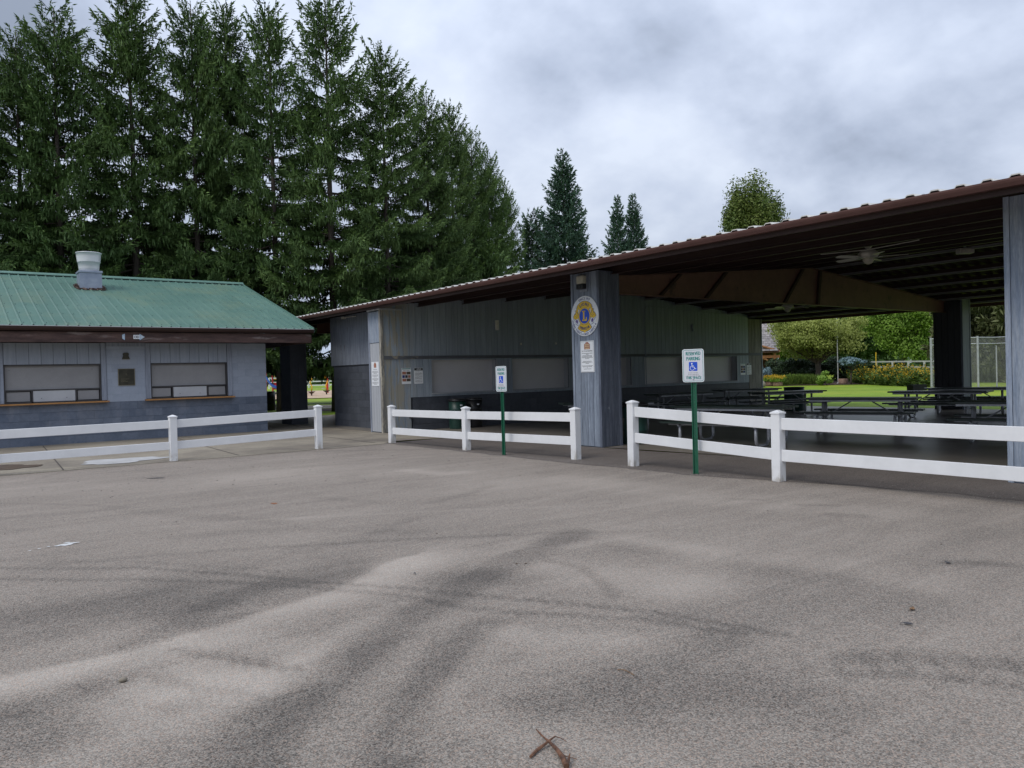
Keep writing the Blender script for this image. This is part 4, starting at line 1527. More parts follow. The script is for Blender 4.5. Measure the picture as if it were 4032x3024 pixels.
wl = thing('wall_lamp', 'small wall light with yellowed lens and black housing above the round sign', 'lamp', (10.597, 11.60, 3.17), R(-90))
MB().box(-.115, .115, -.02, -.001, -.05, .29, bev=.004).build('back_plate', m_trim_gray, wl)
MB().box(-.10, .10, -.13, -.02, -.005, .10, bev=.012).build('housing', m_black, wl)
MB().box(-.098, .098, -.12, -.02, .102, .265, bev=.012).build('lens', m_lamp, wl)
MB().box(-.006, .006, -.134, -.129, .035, .047).build('screw', m_galv, wl)


# ------------------------------------------------------------------ posters


def poster(name, label, loc, rot, w, h, style, seed):
    t = thing(name, label, 'poster', loc, rot)
    p = MB().box(-w / 2, w / 2, -.006, -.001, 0, h).build('sheet', m_signwhite, t)
    d, c = MB(), MB()
    if style == 'pictures':
        gr = MB()
        flat(gr, [(-w / 2 + .01, h - .035), (w / 2 - .01, h - .035), (w / 2 - .01, h - .012), (-w / 2 + .01, h - .012)], -.0068)
        gr.build('header_bar', m_signgreen, p)
        words_bars(d, -.0070, h - .075, -w * .35, w * .35, .010, seed)
        cols = (2, 3, 2)
        zt = h - .10
        for r_i, nc in enumerate(cols):
            hh = h * .18
            for k_ in range(nc):
                cw = (w - .02) / nc
                x0 = -w / 2 + .01 + cw * k_ + .005
                g = MB()
                flat(g, [(x0, zt - hh), (x0 + cw - .01, zt - hh), (x0 + cw - .01, zt), (x0, zt)], -.0068)
                g.build('picture', (m_navy, m_inkblack, m_logo_red, m_bark_l)[(r_i * 2 + k_ + seed) % 4], p)
            zt -= hh + .015
    elif style == 'notice':
        flat(d, [(-w / 2 + .004, h - .075), (w / 2 - .004, h - .075), (w / 2 - .004, h - .006), (-w / 2 + .004, h - .006)], -.0068)
        words_bars(c, -.0074, h - .030, -.05, .09, .010, seed)
        words_bars(c, -.0074, h - .055, -.06, .09, .012, seed + 1)
        z = h - .11
        i = 0
        while z > .03:
            words_bars(d, -.0068, z, -w * .4, w * (.4 if i % 4 else .1), .006, seed + i)
            z -= .017 if i % 5 else .035
            i += 1
    else:
        l = MB()
        flat(l, [(-.07, h - .16), (.07, h - .16), (.07, h - .07), (.03, h - .02), (-.03, h - .02), (-.07, h - .07)], -.0068)
        l.build('logo_panel', m_logo_red, p)
        z = h - .22
        i = 0
        while z > .03:
            words_bars(d, -.0068, z, -w * (.42 if i % 3 else .25), w * (.42 if i % 3 else .25), .010, seed + i)
            z -= .027 if i % 3 else .045
            i += 1
    kind(d.build('small_print', m_inkblack, p), 'stuff')
    if c.v:
        c.build('header_lettering', m_signwhite, p)
    return t


poster('notice_poster', 'tall narrow white notice with logo on the corner pillar of the stand', (9.797, 19.22, 1.28), R(-90), .42, .66, 'logo', 5)
poster('picture_poster', 'poster with rows of small pictures on gray planks near the corner pillar', (10.545, CY - .001, 1.31), 0, .29, .44, 'pictures', 2)
poster('notice_poster', 'white notice with black header beside the picture poster near the corner pillar', (10.93, CY - .001, 1.31), 0, .28, .44, 'notice', 7)
poster('picture_poster', 'far poster with small pictures at the far end of the stand', (25.48, CY - .001, 1.24), 0, .30, .45, 'pictures', 3)
poster('notice_poster', 'far white notice with black header at the far end of the stand', (25.87, CY - .001, 1.24), 0, .29, .45, 'notice', 9)

# ------------------------------------------------------------------ ceiling fans and light


def ceiling_fan(x, y, zc, hub_z, rot, label):
    t = thing('ceiling_fan', label, 'fan', (x, y, hub_z), rot, group='ceiling fans under the pavilion roof')
    dz = zc - hub_z
    MB().lathe([(.03, dz - .13), (.075, dz - .08), (.085, dz - .0)], n=16).build('canopy', m_bone, t, smooth=True)
    MB().tube([(0, 0, .10), (0, 0, dz - .12)], .014, 8).build('downrod', m_bone, t)
    MB().lathe([(.03, .12), (.13, .10), (.19, .05), (.20, .01), (.17, -.03), (.10, -.05)], n=24).build('motor_housing', m_bone, t, smooth=True)
    MB().lathe([(.10, -.05), (.11, -.09), (.07, -.15), (.03, -.17), (.008, -.175)], n=16).build('switch_bowl', m_lamp, t, smooth=True)
    for k_ in range(5):
        a = 2 * math.pi * k_ / 5
        bm = MB()
        ca, sa = math.cos(a), math.sin(a)
        prof = [(.20, .05), (.30, .065), (.50, .075), (.66, .07), (.71, .045), (.72, .0)]
        pts = [(r_, w_) for r_, w_ in prof] + [(r_, -w_) for r_, w_ in prof[::-1][1:]]
        tw = .18
        bm.loft([[(r_ * ca - w_ * sa, r_ * sa + w_ * ca, -.03 + w_ * tw + dz_) for r_, w_ in pts] for dz_ in (-.004, .004)])
        bo = bm.build('blade', m_bone, t)
        MB().loft([[(r_ * ca - w_ * sa, r_ * sa + w_ * ca, -.045 + dz_) for r_, w_ in ((.10, -.02), (.26, -.03), (.26, .03), (.10, .02))] for dz_ in (0, .008)]).build('blade_arm', m_galv, bo)
    return t


ceiling_fan(15.1, 8.12, rz(15.1) - .02, 3.68, R(12), 'nearer white ceiling fan, hanging in front of the brown steel rafter')
ceiling_fan(22.3, 14.72, rz(22.3) - .02, 3.44, R(40), 'farther small ceiling fan, seen beneath the brown steel rafter')
fl_ = thing('flood_lamp', 'boxy pale flood lamp hanging under the roof near the ridge', 'lamp', (18.9, 7.9, 4.03), R(-40))
MB().box(-.16, .16, -.10, .10, -.07, .05, bev=.01).build('housing', m_bone, fl_)
MB().box(-.02, .02, -.02, .02, .05, .20).build('bracket', m_galv, fl_)
MB().box(-.14, .14, -.115, -.10, -.055, .035).build('lens', m_lamp, fl_)

# ------------------------------------------------------------------ picnic tables


def picnic_table():
    t = thing('picnic_table', 'table', 'picnic table', (0, 0, 0), group='green plank picnic tables on the pavilion floor')
    L, r = 2.36, .030
    for k_ in range(5):
        y = -.31 + k_ * .155
        MB().box(-L / 2, L / 2, y - .072, y + .072, .712, .752, bev=.004).build('top_plank', m_tabletop, t)
    for s in (-1, 1):
        for k_ in (0, 1):
            y = s * (.60 + .145 * k_)
            MB().box(-L / 2, L / 2, y - .067, y + .067, .425, .462, bev=.004).build('seat_plank', m_tabletop, t)
        MB().box(-L / 2 + .12, L / 2 - .12, s * .33 - .012, s * .33 + .012, .668, .711).build('top_rail', m_galv, t)
        MB().box(-L / 2 + .12, L / 2 - .12, s * .66 - .012, s * .66 + .012, .39, .424).build('seat_rail', m_galv, t)
    for e in (-1, 1):
        x = e * (L / 2 - .38)
        for s in (-1, 1):
            q = [(x, s * .67, .425), (x, s * .67, .16), (x, s * .645, .075), (x, s * .57, .03), (x, s * .40, .026), (x, s * .25, .03), (x, s * .16, .075), (x, s * .135, .16), (x, s * .135, .71)]
            MB().tube(q, r, 10).build('leg', m_galv, t, smooth=True)
        MB().box(x - .02, x + .02, -.74, .74, .372, .40).build('seat_support', m_galv, t)
        MB().box(x - .02, x + .02, -.34, .34, .67, .71).build('top_support', m_galv, t)
        MB().tube([(x, 0, .30), (x, 0, .302), (e * .18, 0, .69)], .016, 6).build('brace', m_galv, t)
    return t


pt0 = picnic_table()
tabs = [(16.95, 9.35, -72.5, 'picnic table in the middle of the right opening, behind the second fence post'),
        (21.4, 9.65, -81, 'picnic table second from the lawn, left of the dark far column'),
        (24.3, 10.1, -68, 'picnic table nearest the dark far column and backstop'),
        (16.05, 5.75, -72, 'picnic table cut off by the big column at the right edge'),
        (12.75, 9.7, -80, 'nearest picnic table, directly behind the nearer parking sign'),
        (19.2, 16.6, -8, 'dark picnic table beside the charcoal wall of the stand'),
        (23.3, 17.1, -22, 'picnic table at the far end of the stand below the posters'),
        (20.95, 13.9, -16, 'picnic table in front of the steel drum and lawn'),
        (13.4, 13.9, -31, 'picnic table half hidden behind the planked column with the round sign'),
        (25.2, 6.6, -75, 'farthest right picnic table, just left of the right edge column')]
for i, (x, y, a, lab) in enumerate(tabs):
    o = pt0 if i == 0 else copy_tree(pt0)
    o.location = (x, y, .010)
    o.rotation_euler = (0, 0, R(a))
    o['label'] = lab

# ------------------------------------------------------------------ bins, grill


def drum(x, y, r, h, label, lid=True, mat=None):
    t = thing('trash_can', label, 'trash can', (x, y, .011), group='trash cans around the pavilion')
    MB().lathe([(r * .98, 0), (r, .01), (r, h * .33), (r * 1.03, h * .345), (r, h * .36), (r, h * .66), (r * 1.03, h * .675), (r, h * .69), (r, h - .01)], n=28).build('barrel', mat or m_can, t, smooth=True)
    if lid:
        MB().lathe([(r * 1.06, h - .03), (r * 1.09, h - .01), (r * 1.07, h + .025), (r * .8, h + .05), (r * .45, h + .055)], n=28).build('lid', m_black, t, smooth=True)
        MB().box(-.05, .02, -r * 1.02 - .006, -r * 1.0, h - .16, h - .12).build('sticker', m_signwhite, t)
    else:
        MB().lathe([(r * 1.02, h - .02), (r * 1.05, h), (r * 1.0, h + .01), (r * .9, h), (r * .9, h - .05)], n=28).build('rim', m_black, t, smooth=True)
    return t


drum(11.95, 18.5, .235, .80, 'dark green drum with black lid against the charcoal wall behind the short fence')
drum(12.55, 18.53, .225, .80, 'second drum right behind the green one by the charcoal wall, showing its black lid', mat=m_black)
drum(11.62, 11.28, .26, .80, 'green drum half hidden behind the right side of the planked column')
drum(23.6, 15.4, .33, .79, 'open steel drum on the slab edge in front of the lawn', lid=False)
gr = thing('charcoal_grill', 'black box charcoal grill on a post at the edge of the lawn', 'grill', (27.4, 13.1, -.03), R(-30))
MB().tube([(0, 0, 0), (0, 0, .60)], .035, 10).build('post', m_black, gr)
mb = MB().box(-.26, .26, -.17, .17, .60, .615)
mb.box(-.26, -.245, -.17, .17, .615, .80).box(.245, .26, -.17, .17, .615, .80).box(-.245, .245, .155, .17, .615, .80).box(-.245, .245, -.17, -.155, .615, .80)
mb.build('firebox', m_black, gr)
mb = MB()
for k_ in range(12):
    mb.box(-.24 + k_ * .04, -.232 + k_ * .04, -.15, .0, .78, .79)
mb.build('grate', m_galv, gr)

# ------------------------------------------------------------------ debris on the lot
x0_, y0_ = px_ground(1185, 1610)


def gp(dx, dy, z=.012):
    x, y = px_ground(dx, dy)
    return (x, y, z)


m_twig = M('reddish_dead_twig', (.06, .028, .016), (.20, .095, .05), scale=30, rough=.8, bump=.5, bscale=200)
tw = thing('fallen_twig', 'broken reddish brown twig lying crosswise on the asphalt at the bottom edge', 'twig', (x0_, y0_, 0))
mb = MB()
mb.tube([gp(1158, 1579, .008), gp(1166, 1590, .012), gp(1176, 1602, .016), gp(1186, 1611, .018), gp(1203, 1627, .016), gp(1215, 1643, .014), gp(1224, 1662, .012)], [.002, .004, .0035, .006, .008, .011, .012], 7)
mb.build('stem', m_twig, tw, world=True)
for pts, rr in (([gp(1146, 1639, .008), gp(1160, 1626, .010), gp(1176, 1617, .016), gp(1186, 1611, .02), gp(1199, 1598, .014)], [.006, .007, .006, .005, .003]),
                ([gp(1199, 1598, .014), gp(1213, 1600, .010), gp(1224, 1605, .006)], [.002, .0015, .001]),
                ([gp(1210, 1635, .014), gp(1222, 1640, .012), gp(1246, 1644, .008)], [.002, .0018, .001]),
                ([gp(1226, 1662, .014), gp(1229, 1650, .02), gp(1231, 1642, .024)], [.007, .005, .003])):
    MB().tube(pts, rr, 6).build('side_twig', m_twig, tw, world=True)
m_dleaf = M('dry_leaf', (.14, .075, .035), (.22, .13, .06), scale=40, rough=.8)


def leaf(dx, dy, s, a, m, label, name='fallen_leaf', cat='leaf'):
    x, y = px_ground(dx, dy)
    mb = MB()
    P = [(-1, 0), (-.5, .38), (0, .48), (.5, .33), (1, .05), (.5, -.3), (0, -.45), (-.5, -.3)]
    v = [(0, 0, .012)] + [(p * s, q * s, .004 + .012 * abs(q) + (.008 if abs(p) == 1 else 0)) for p, q in P]
    mb.add(v, [(0, k_ + 1, (k_ + 1) % 8 + 1) for k_ in range(8)])
    mb.add([(a_, b_, c_ - .0015) for a_, b_, c_ in v], [(0, (k_ + 1) % 8 + 1, k_ + 1) for k_ in range(8)])
    mb.tube([(s * .9, 0, .008), (s * 1.35, s * .1, .006)], .0012, 4)
    o = mb.build(name, m)
    o.location = (x, y, .003)
    o.rotation_euler = (0, 0, a)
    tag(o, label, cat)


leaf(1971, 1318, .033, .3, m_dleaf, 'small brown curled leaf on the asphalt at the right')
leaf(1961, 1350, .030, 2, m_inkblack, 'small blackened leaf just below the brown leaf at the right')
leaf(2048, 1218, .03, 1, m_inkblack, 'tiny dark leaf beside the dark oval stain at the far right')
leaf(896, 1241, .02, 1, m_inkblack, 'tiny dark leaf near the middle of the lot')
x, y = px_ground(266, 1473)
mb = MB().lathe([(.012, 0), (.020, .006), (.021, .012), (.014, .02), (.004, .023)], n=10)
o = mb.build('pebble', m_conc, smooth=True)
o.location = (x, y, .001)
o.scale = (1, .75, 1)
tag(o, 'tan pebble on the asphalt at the lower left', 'pebble')
mb = MB().tube([gp(1334, 1448, .004), gp(1350, 1451, .009), gp(1370, 1460, .004)], .0022, 5)
o = mb.build('straw', m_dleaf)
tag(o, 'thin pale straw lying on the asphalt below the center', 'straw')
# loose grit along the edges of the lot and around the post feet
gv, gf = [], []
r_ = np.random.default_rng(5)
n = 5200
tt = r_.uniform(0, 1, n)
sel = r_.uniform(0, 1, n)
gxx = np.where(sel < .45, np.interp(tt * 14 + 3, [3.3, 4.7, 7.2, 9.6, 11.5, 15.8], [9.35, 9.25, 8.62, 8.5, 8.45, 8.32]) + r_.normal(0, .22, n), r_.uniform(-4, 9, n))
gyy = np.where(sel < .45, tt * 14 + 3, np.where(sel < .6, 15.8 + r_.normal(0, .12, n), r_.uniform(2.5, 15.8, n)))
feet = np.array([(6.72, 15.93), (3.76, 15.93), (.8, 15.93), (8.48, 15.9), (8.62, 13.03), (8.91, 10.06), (8.86, 8.65), (8.9, 6.06), (8.51, 11.64), (8.73, 7.3), (10.6, 11.3), (10.7, 11.1)])
fk = r_.integers(0, len(feet), 900)
gxx[:900] = feet[fk, 0] + r_.normal(0, .13, 900)
gyy[:900] = feet[fk, 1] + r_.normal(0, .13, 900)
s_ = r_.uniform(.002, .006, n) * np.where(sel < .6, 1.3, .9)
tet = np.array([(1, 0, 0), (-.5, .87, 0), (-.5, -.87, 0), (0, 0, 1.2)])
co = np.stack([gxx, gyy, 0 * gxx + .003], -1)[:, None, :] + tet[None] * s_[:, None, None]
f = (np.arange(n)[:, None, None] * 4 + np.array([(0, 1, 3), (1, 2, 3), (2, 0, 3)])[None]).reshape(-1, 3)
m_grit = M('mixed_grit', (.10, .09, .08), (.34, .30, .26), scale=40, rough=.9, lo=.4, hi=.6)
kind(obj_from(fast_mesh('loose_grit', co.reshape(-1, 3), f, m_grit), 'loose_grit'), 'stuff')
n = 420
lx_, ly_ = r_.uniform(-3, 8.6, n), 15.5 - r_.gamma(2.0, 2.2, n)
ok = ly_ > 3
lx_, ly_ = lx_[ok], ly_[ok]
n = len(lx_)
an_ = r_.uniform(0, 6.28, n)
ls_ = r_.uniform(.006, .018, n)
lw_ = ls_ * r_.uniform(.15, .6, n)
ca, sa = np.cos(an_), np.sin(an_)
co = np.stack([np.stack([lx_ + ls_ * ca, ly_ + ls_ * sa, 0 * lx_ + .002], 1), np.stack([lx_ - lw_ * sa, ly_ + lw_ * ca, 0 * lx_ + .008], 1),
               np.stack([lx_ - ls_ * ca, ly_ - ls_ * sa, 0 * lx_ + .002], 1), np.stack([lx_ + lw_ * sa, ly_ - lw_ * ca, 0 * lx_ + .006], 1)], 1).reshape(-1, 3)
m_litter = M('dark_leaf_litter', (.03, .025, .02), (.10, .065, .04), scale=4, rough=.9)
kind(obj_from(fast_mesh('leaf_litter', co, np.arange(n * 4).reshape(-1, 4), m_litter), 'leaf_litter'), 'stuff')
#PARTD
# ------------------------------------------------------------------ vegetation


def sprays(P, D, L, W, tint, rng, cross=True):
    """thin pointed twigs: centre line from P along D, length L, width W; two crossed lozenges"""
    n = len(P)
    D = D / np.linalg.norm(D, axis=1, keepdims=True)
    rnd = rng.normal(size=(n, 3))
    U = np.cross(D, rnd)
    U /= np.linalg.norm(U, axis=1, keepdims=True)
    V = np.cross(D, U)
    tip = P + D * L[:, None]
    mid = P + D * (L * .45)[:, None]
    co = [P, mid + U * (W / 2)[:, None], tip, mid - U * (W / 2)[:, None]]
    q = 4
    if cross:
        co += [mid + V * (W / 2)[:, None], mid - V * (W / 2)[:, None]]
        q = 6
    co = np.stack(co, 1).reshape(-1, 3)
    base = np.arange(n)[:, None] * q
    f = base + np.array([[0, 1, 2, 3]])
    if cross:
        f = np.vstack([f, base + np.array([[0, 4, 2, 5]])])
    return co, f, np.repeat(tint, q)


def conifer(h, rb, seed, m_leaf, m_trunk, droop=1.0, dens=1.0, z0=.06, col_pow=.75, whorl=.42, el_top=48, el_low=-14, sw=.085, sl_=.34, skip=.10, name='spruce', hang=.55, trunk_r=None, nbr=5, top_round=0):
    rng = np.random.default_rng(seed)
    Ps, Ds, Ls, Ws, Ts = [], [], [], [], []
    wood = MB()
    tr = trunk_r or h * .011
    bend = rng.uniform(-.15, .15, 2)
    tp = [(bend[0] * math.sin(z / h * 3), bend[1] * math.sin(z / h * 2.4), z) for z in np.linspace(-.2, h, 14)]
    wood.tube(tp, [tr * (1.25 if i == 0 else 1) * (1 - i / 13.5) + .012 for i in range(14)], 8)
    z = h * z0
    while z < h * .985:
        t = z / h
        Rz = rb * (1 - t) ** col_pow * (1 if t > .12 else .75 + .25 * t / .12) + .12
        nb = nbr + int(rng.integers(0, 2)) if t < .92 else 4
        a0 = rng.uniform(0, 6.28)
        for k in range(nb):
            if rng.uniform() < skip:
                continue
            az = a0 + k * 2 * math.pi / nb + rng.normal(0, .28)
            BL_ = Rz * rng.uniform(.68, 1.16)
            if rng.uniform() < .12:
                BL_ *= 1.25
            zz = z + rng.uniform(-.18, .18)
            el = R(el_low + (el_top - el_low) * t ** 1.6 + rng.normal(0, 6))
            n = 9
            s = np.linspace(0, 1, n)
            rise = np.tan(el) * s - droop * .22 * (s * (1 - t)) + .34 * np.maximum(s - .45, 0) ** 1.5 * (1.2 + .5 * (1 - t))
            cur = rng.normal(0, .14)
            bt = rng.choice([-.06, 0, .05, .12, .30], p=[.3, .25, .2, .15, .1])  # random bough tint; paler boughs put highlights into the foliage colour
            cx, cy = math.cos(az), math.sin(az)
            X = s * BL_ * cx - cur * s * s * BL_ * cy + bend[0] * math.sin(t * 3)
            Y = s * BL_ * cy + cur * s * s * BL_ * cx + bend[1] * math.sin(t * 2.4)
            Z = zz + rise * BL_
            pts = np.stack([X, Y, Z], 1)
            if BL_ > .5:
                wood.tube([pts[0], pts[3], pts[6], pts[8]], [.010 + .009 * BL_, .007 + .006 * BL_, .006, .003], 4, caps=False)
            # secondary twigs
            ns = max(3, int(BL_ * 9 * dens))
            for sgn in (-1, 1):
                u = np.sort(rng.uniform(.16 if t < .7 else .05, 1.0, ns))
                base = np.stack([np.interp(u, s, pts[:, i]) for i in range(3)], 1)
                l2 = (.10 + .33 * BL_ * (1 - u) ** .7 * rng.uniform(.5, 1.15, ns)).clip(.1, 1.0)
                dirx = np.stack([np.full(ns, cx) * .75 - sgn * cy * .65, np.full(ns, cy) * .75 + sgn * cx * .65, rng.normal(.0, .1, ns)], 1)
                m = np.maximum(1, (l2 / .115 * dens).astype(int))
                rep = np.repeat(np.arange(ns), m)
                fr = np.concatenate([np.linspace(.12, 1, k_) for k_ in m])
                p = base[rep] + dirx[rep] * (l2[rep] * fr)[:, None]
                p[:, 2] += -droop * .30 * (fr ** 2) * l2[rep]
                nn = len(p)
                outer = np.clip(u[rep] * .8 + fr * .2, 0, 1)
                # twigs forward along the shoot
                d = dirx[rep] * .75 + np.array([cx, cy, 0]) * .4 + rng.normal(0, .30, (nn, 3))
                d[:, 2] += .18 + .15 * t
                Ps.append(p); Ds.append(d)
                Ls.append(sl_ * rng.uniform(.6, 1.15, nn)); Ws.append(sw * rng.uniform(.7, 1.3, nn))
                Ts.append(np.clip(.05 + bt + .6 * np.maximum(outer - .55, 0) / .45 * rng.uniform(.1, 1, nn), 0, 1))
                # hanging twigs
                if hang:
                    kmask = rng.uniform(size=nn) < hang
                    q = p[kmask]
                    mm = len(q)
                    d = rng.normal(0, .22, (mm, 3))
                    d[:, 2] -= 1
                    Ps.append(q); Ds.append(d)
                    Ls.append(sl_ * 1.35 * rng.uniform(.5, 1.2, mm)); Ws.append(sw * 1.0 * rng.uniform(.6, 1.2, mm))
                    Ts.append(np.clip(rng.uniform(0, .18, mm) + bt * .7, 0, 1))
            # shoots at the branch end turned up
            ne = 5
            e = pts[-1] - (pts[-1] - pts[-3]) * rng.uniform(0, .9, (ne, 1))
            d = np.tile(np.array([cx, cy, .75]), (ne, 1)) + rng.normal(0, .35, (ne, 3))
            Ps.append(e); Ds.append(d); Ls.append(sl_ * rng.uniform(.8, 1.3, ne)); Ws.append(sw * .8 * np.ones(ne)); Ts.append(rng.uniform(.4, .9, ne))
        z += whorl * rng.uniform(.75, 1.2) * (1 if t < .8 else .7)
    # leader
    ne = 10
    Ps.append(np.stack([np.full(ne, tp[-1][0]), np.full(ne, tp[-1][1]), np.linspace(h * .96, h, ne)], 1))
    d = rng.normal(0, .5, (ne, 3)); d[:, 2] += 1
    Ds.append(d); Ls.append(np.full(ne, sl_ * .9)); Ws.append(np.full(ne, sw * .7)); Ts.append(np.full(ne, .4))
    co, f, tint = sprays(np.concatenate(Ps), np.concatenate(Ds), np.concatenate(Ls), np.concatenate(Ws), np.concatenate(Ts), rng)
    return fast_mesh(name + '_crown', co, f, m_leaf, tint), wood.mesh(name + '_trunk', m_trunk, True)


def tree(name, label, cat, meshes, x, y, s=1.0, rot=0.0, group=None, sz=None):
    t = thing(name, label, cat, (x, y, float(terr(x, y)) - .03), rot, group)
    t.scale = (s, s, sz or s)
    obj_from(meshes[1], 'trunk', t)
    obj_from(meshes[0], 'crown', t)
    return t


def at_px(sx, dist):
    """ground point under a column of the photograph (0..4032) at a distance"""
    az = YAW - math.atan((sx - 2016) / FPX)
    return dist * math.cos(az), dist * math.sin(az)


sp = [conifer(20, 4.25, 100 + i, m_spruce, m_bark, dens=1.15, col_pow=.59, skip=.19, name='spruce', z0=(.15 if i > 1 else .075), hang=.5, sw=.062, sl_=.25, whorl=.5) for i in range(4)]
row = [  # photograph x, distance, photograph y of the tip, mesh, radius scale
    (-170, 37.5, 60, 3, 1.0), (110, 38.5, 90, 1, .95), (262, 37.4, 5, 0, 1.05), (545, 37.8, -70, 1, 1.05), (800, 38.0, -10, 2, .90), (925, 39.0, -5, 2, .85), (1106, 37.0, -5, 3, .92), (1325, 36.6, -30, 3, 1.0),
    (1538, 37.6, 165, 2, .98), (1712, 39.3, 345, 1, .92), (1800, 43.5, 400, 1, .85), (1880, 46.5, 500, 0, .8), (1946, 49, 580, 0, .8), (2006, 53, 700, 1, .7)]


def tip_height(sx, d, ty):
    """height of a tree standing at that column and distance whose tip reaches a measured line of the photograph"""
    az = YAW - math.atan((sx - 2016) / FPX)
    b = Vector((d * math.cos(az), d * math.sin(az), float(terr(d * math.cos(az), d * math.sin(az)))))
    lo, hi = 0, 60
    for _ in range(40):
        m = (lo + hi) / 2
        v = b + Vector((0, 0, m - HCAM))
        y = 1512 - FPX * v.dot(up) / v.dot(fw)
        lo, hi = (lo, m) if y < ty else (m, hi)
    return lo


labs = ['leftmost spruce, mostly outside the left edge', 'first full dark spruce at the left edge', 'tall dark spruce rising behind the aluminium roof vent', 'tallest dark spruce whose top leaves the picture',
        'dark spruce just right of the tallest one', 'slim spruce crowded close behind its left neighbour, above the ridge end', 'dark spruce above the right end of the green roof', 'dark spruce above the gap between the two buildings',
        'dark spruce with the open pointed top on the falling skyline', 'spruce one step down the skyline, over the corner pillar', 'dense spruce low on the falling skyline', 'slim spruce behind the dense one', 'small slim spruce near the end of the row', 'last and lowest spruce of the row']
for i, (sx, d, ty, mi, rs) in enumerate(row):
    x, y = at_px(sx, d)
    h = tip_height(sx, d, ty) - .25
    tree('spruce_tree', labs[i], 'spruce tree', sp[mi], x, y, max(.78, h / 20) * rs, i * 1.7 + .4, 'dark spruces in a row behind the buildings', sz=h / 20)
# lower boughs that fill the row towards the ground
low = conifer(9.5, 3.0, 140, m_spruce, m_bark, dens=1.1, col_pow=.5, skip=.05, name='young_spruce', hang=.6)
for i, (sx, d, s) in enumerate(((180, 42, 1.0), (470, 41, .95), (690, 42.5, 1.0), (810, 41, .75), (1590, 41.0, .8), (1640, 41.5, .95), (1790, 41, .9), (1930, 44, .9))):
    x, y = at_px(sx, d)
    tree('young_spruce',
         ['low young spruce behind the roof vent', 'low young spruce left of the tallest trunk', 'low young spruce right of the tallest trunk', 'low young spruce over the green ridge end', 'low young spruce over the corner pillar',
          'low young spruce over the left shutters', 'low young spruce under the falling skyline', 'low young spruce at the right end of the row'][i],
         'spruce tree', low, x, y, s, i * 2.1, 'young spruces among the tall trunks')
# free standing firs beyond the pavilion
fir = conifer(18, 4.4, 200, m_fir, m_bark, droop=.25, dens=1.15, col_pow=.95, whorl=.36, el_low=0, el_top=40, sw=.08, sl_=.26, skip=.03, hang=.25, name='fir', nbr=7)
fir2 = conifer(18, 4.1, 201, m_fir, m_bark, droop=.25, dens=1.1, col_pow=.95, whorl=.38, el_low=0, el_top=40, sw=.09, sl_=.30, skip=.03, hang=.25, name='fir', nbr=7)
x, y = at_px(2240, 58)
tree('fir_tree', 'tall pointed blue green fir standing alone behind the pavilion roof', 'fir tree', fir, x, y, 1.0, 1, sz=18.0 / 18)
x, y = at_px(2450, 74)
tree('fir_tree', 'left one of the twin pointed firs beyond the roof', 'fir tree', fir2, x, y, .80, 2, 'twin firs beyond the roof', sz=17.7 / 18)
x, y = at_px(2508, 75)
tree('fir_tree', 'right one of the twin pointed firs beyond the roof', 'fir tree', fir2, x, y, .84, 4.4, 'twin firs beyond the roof', sz=18.0 / 18)
pine = conifer(15, 2.6, 210, m_pine, m_bark, droop=.1, dens=1.0, col_pow=.35, whorl=.6, el_low=15, el_top=45, sw=.10, sl_=.42, skip=.05, hang=0, name='pine', nbr=6)
x, y = at_px(2110, 60)
tree('pine_tree', 'soft rounded pine between the spruce row and the tall fir', 'pine tree', pine, x, y, .62, 0, sz=(1.5 + (1455 - 842) / 3061 * 60) / 15)
# brownish big spruce behind the backstop
old = conifer(10.5, 4.0, 220, m_oldspruce, m_bark_l, droop=.5, dens=.85, col_pow=.35, whorl=.5, el_low=-8, el_top=35, sw=.16, sl_=.5, skip=.0, hang=.5, name='old_spruce', nbr=8, z0=.03)
for i, (sx, d) in enumerate(((3905, 66), (4060, 64), (4240, 66))):
    x, y = at_px(sx, d)
    tree('old_spruce', ['broad brownish green spruce behind the far column', 'broad brownish green spruce behind the chain link backstop', 'broad brownish green spruce beyond the right edge'][i], 'spruce tree', old, x, y, 1, i * 2, 'broad old spruces behind the backstop')


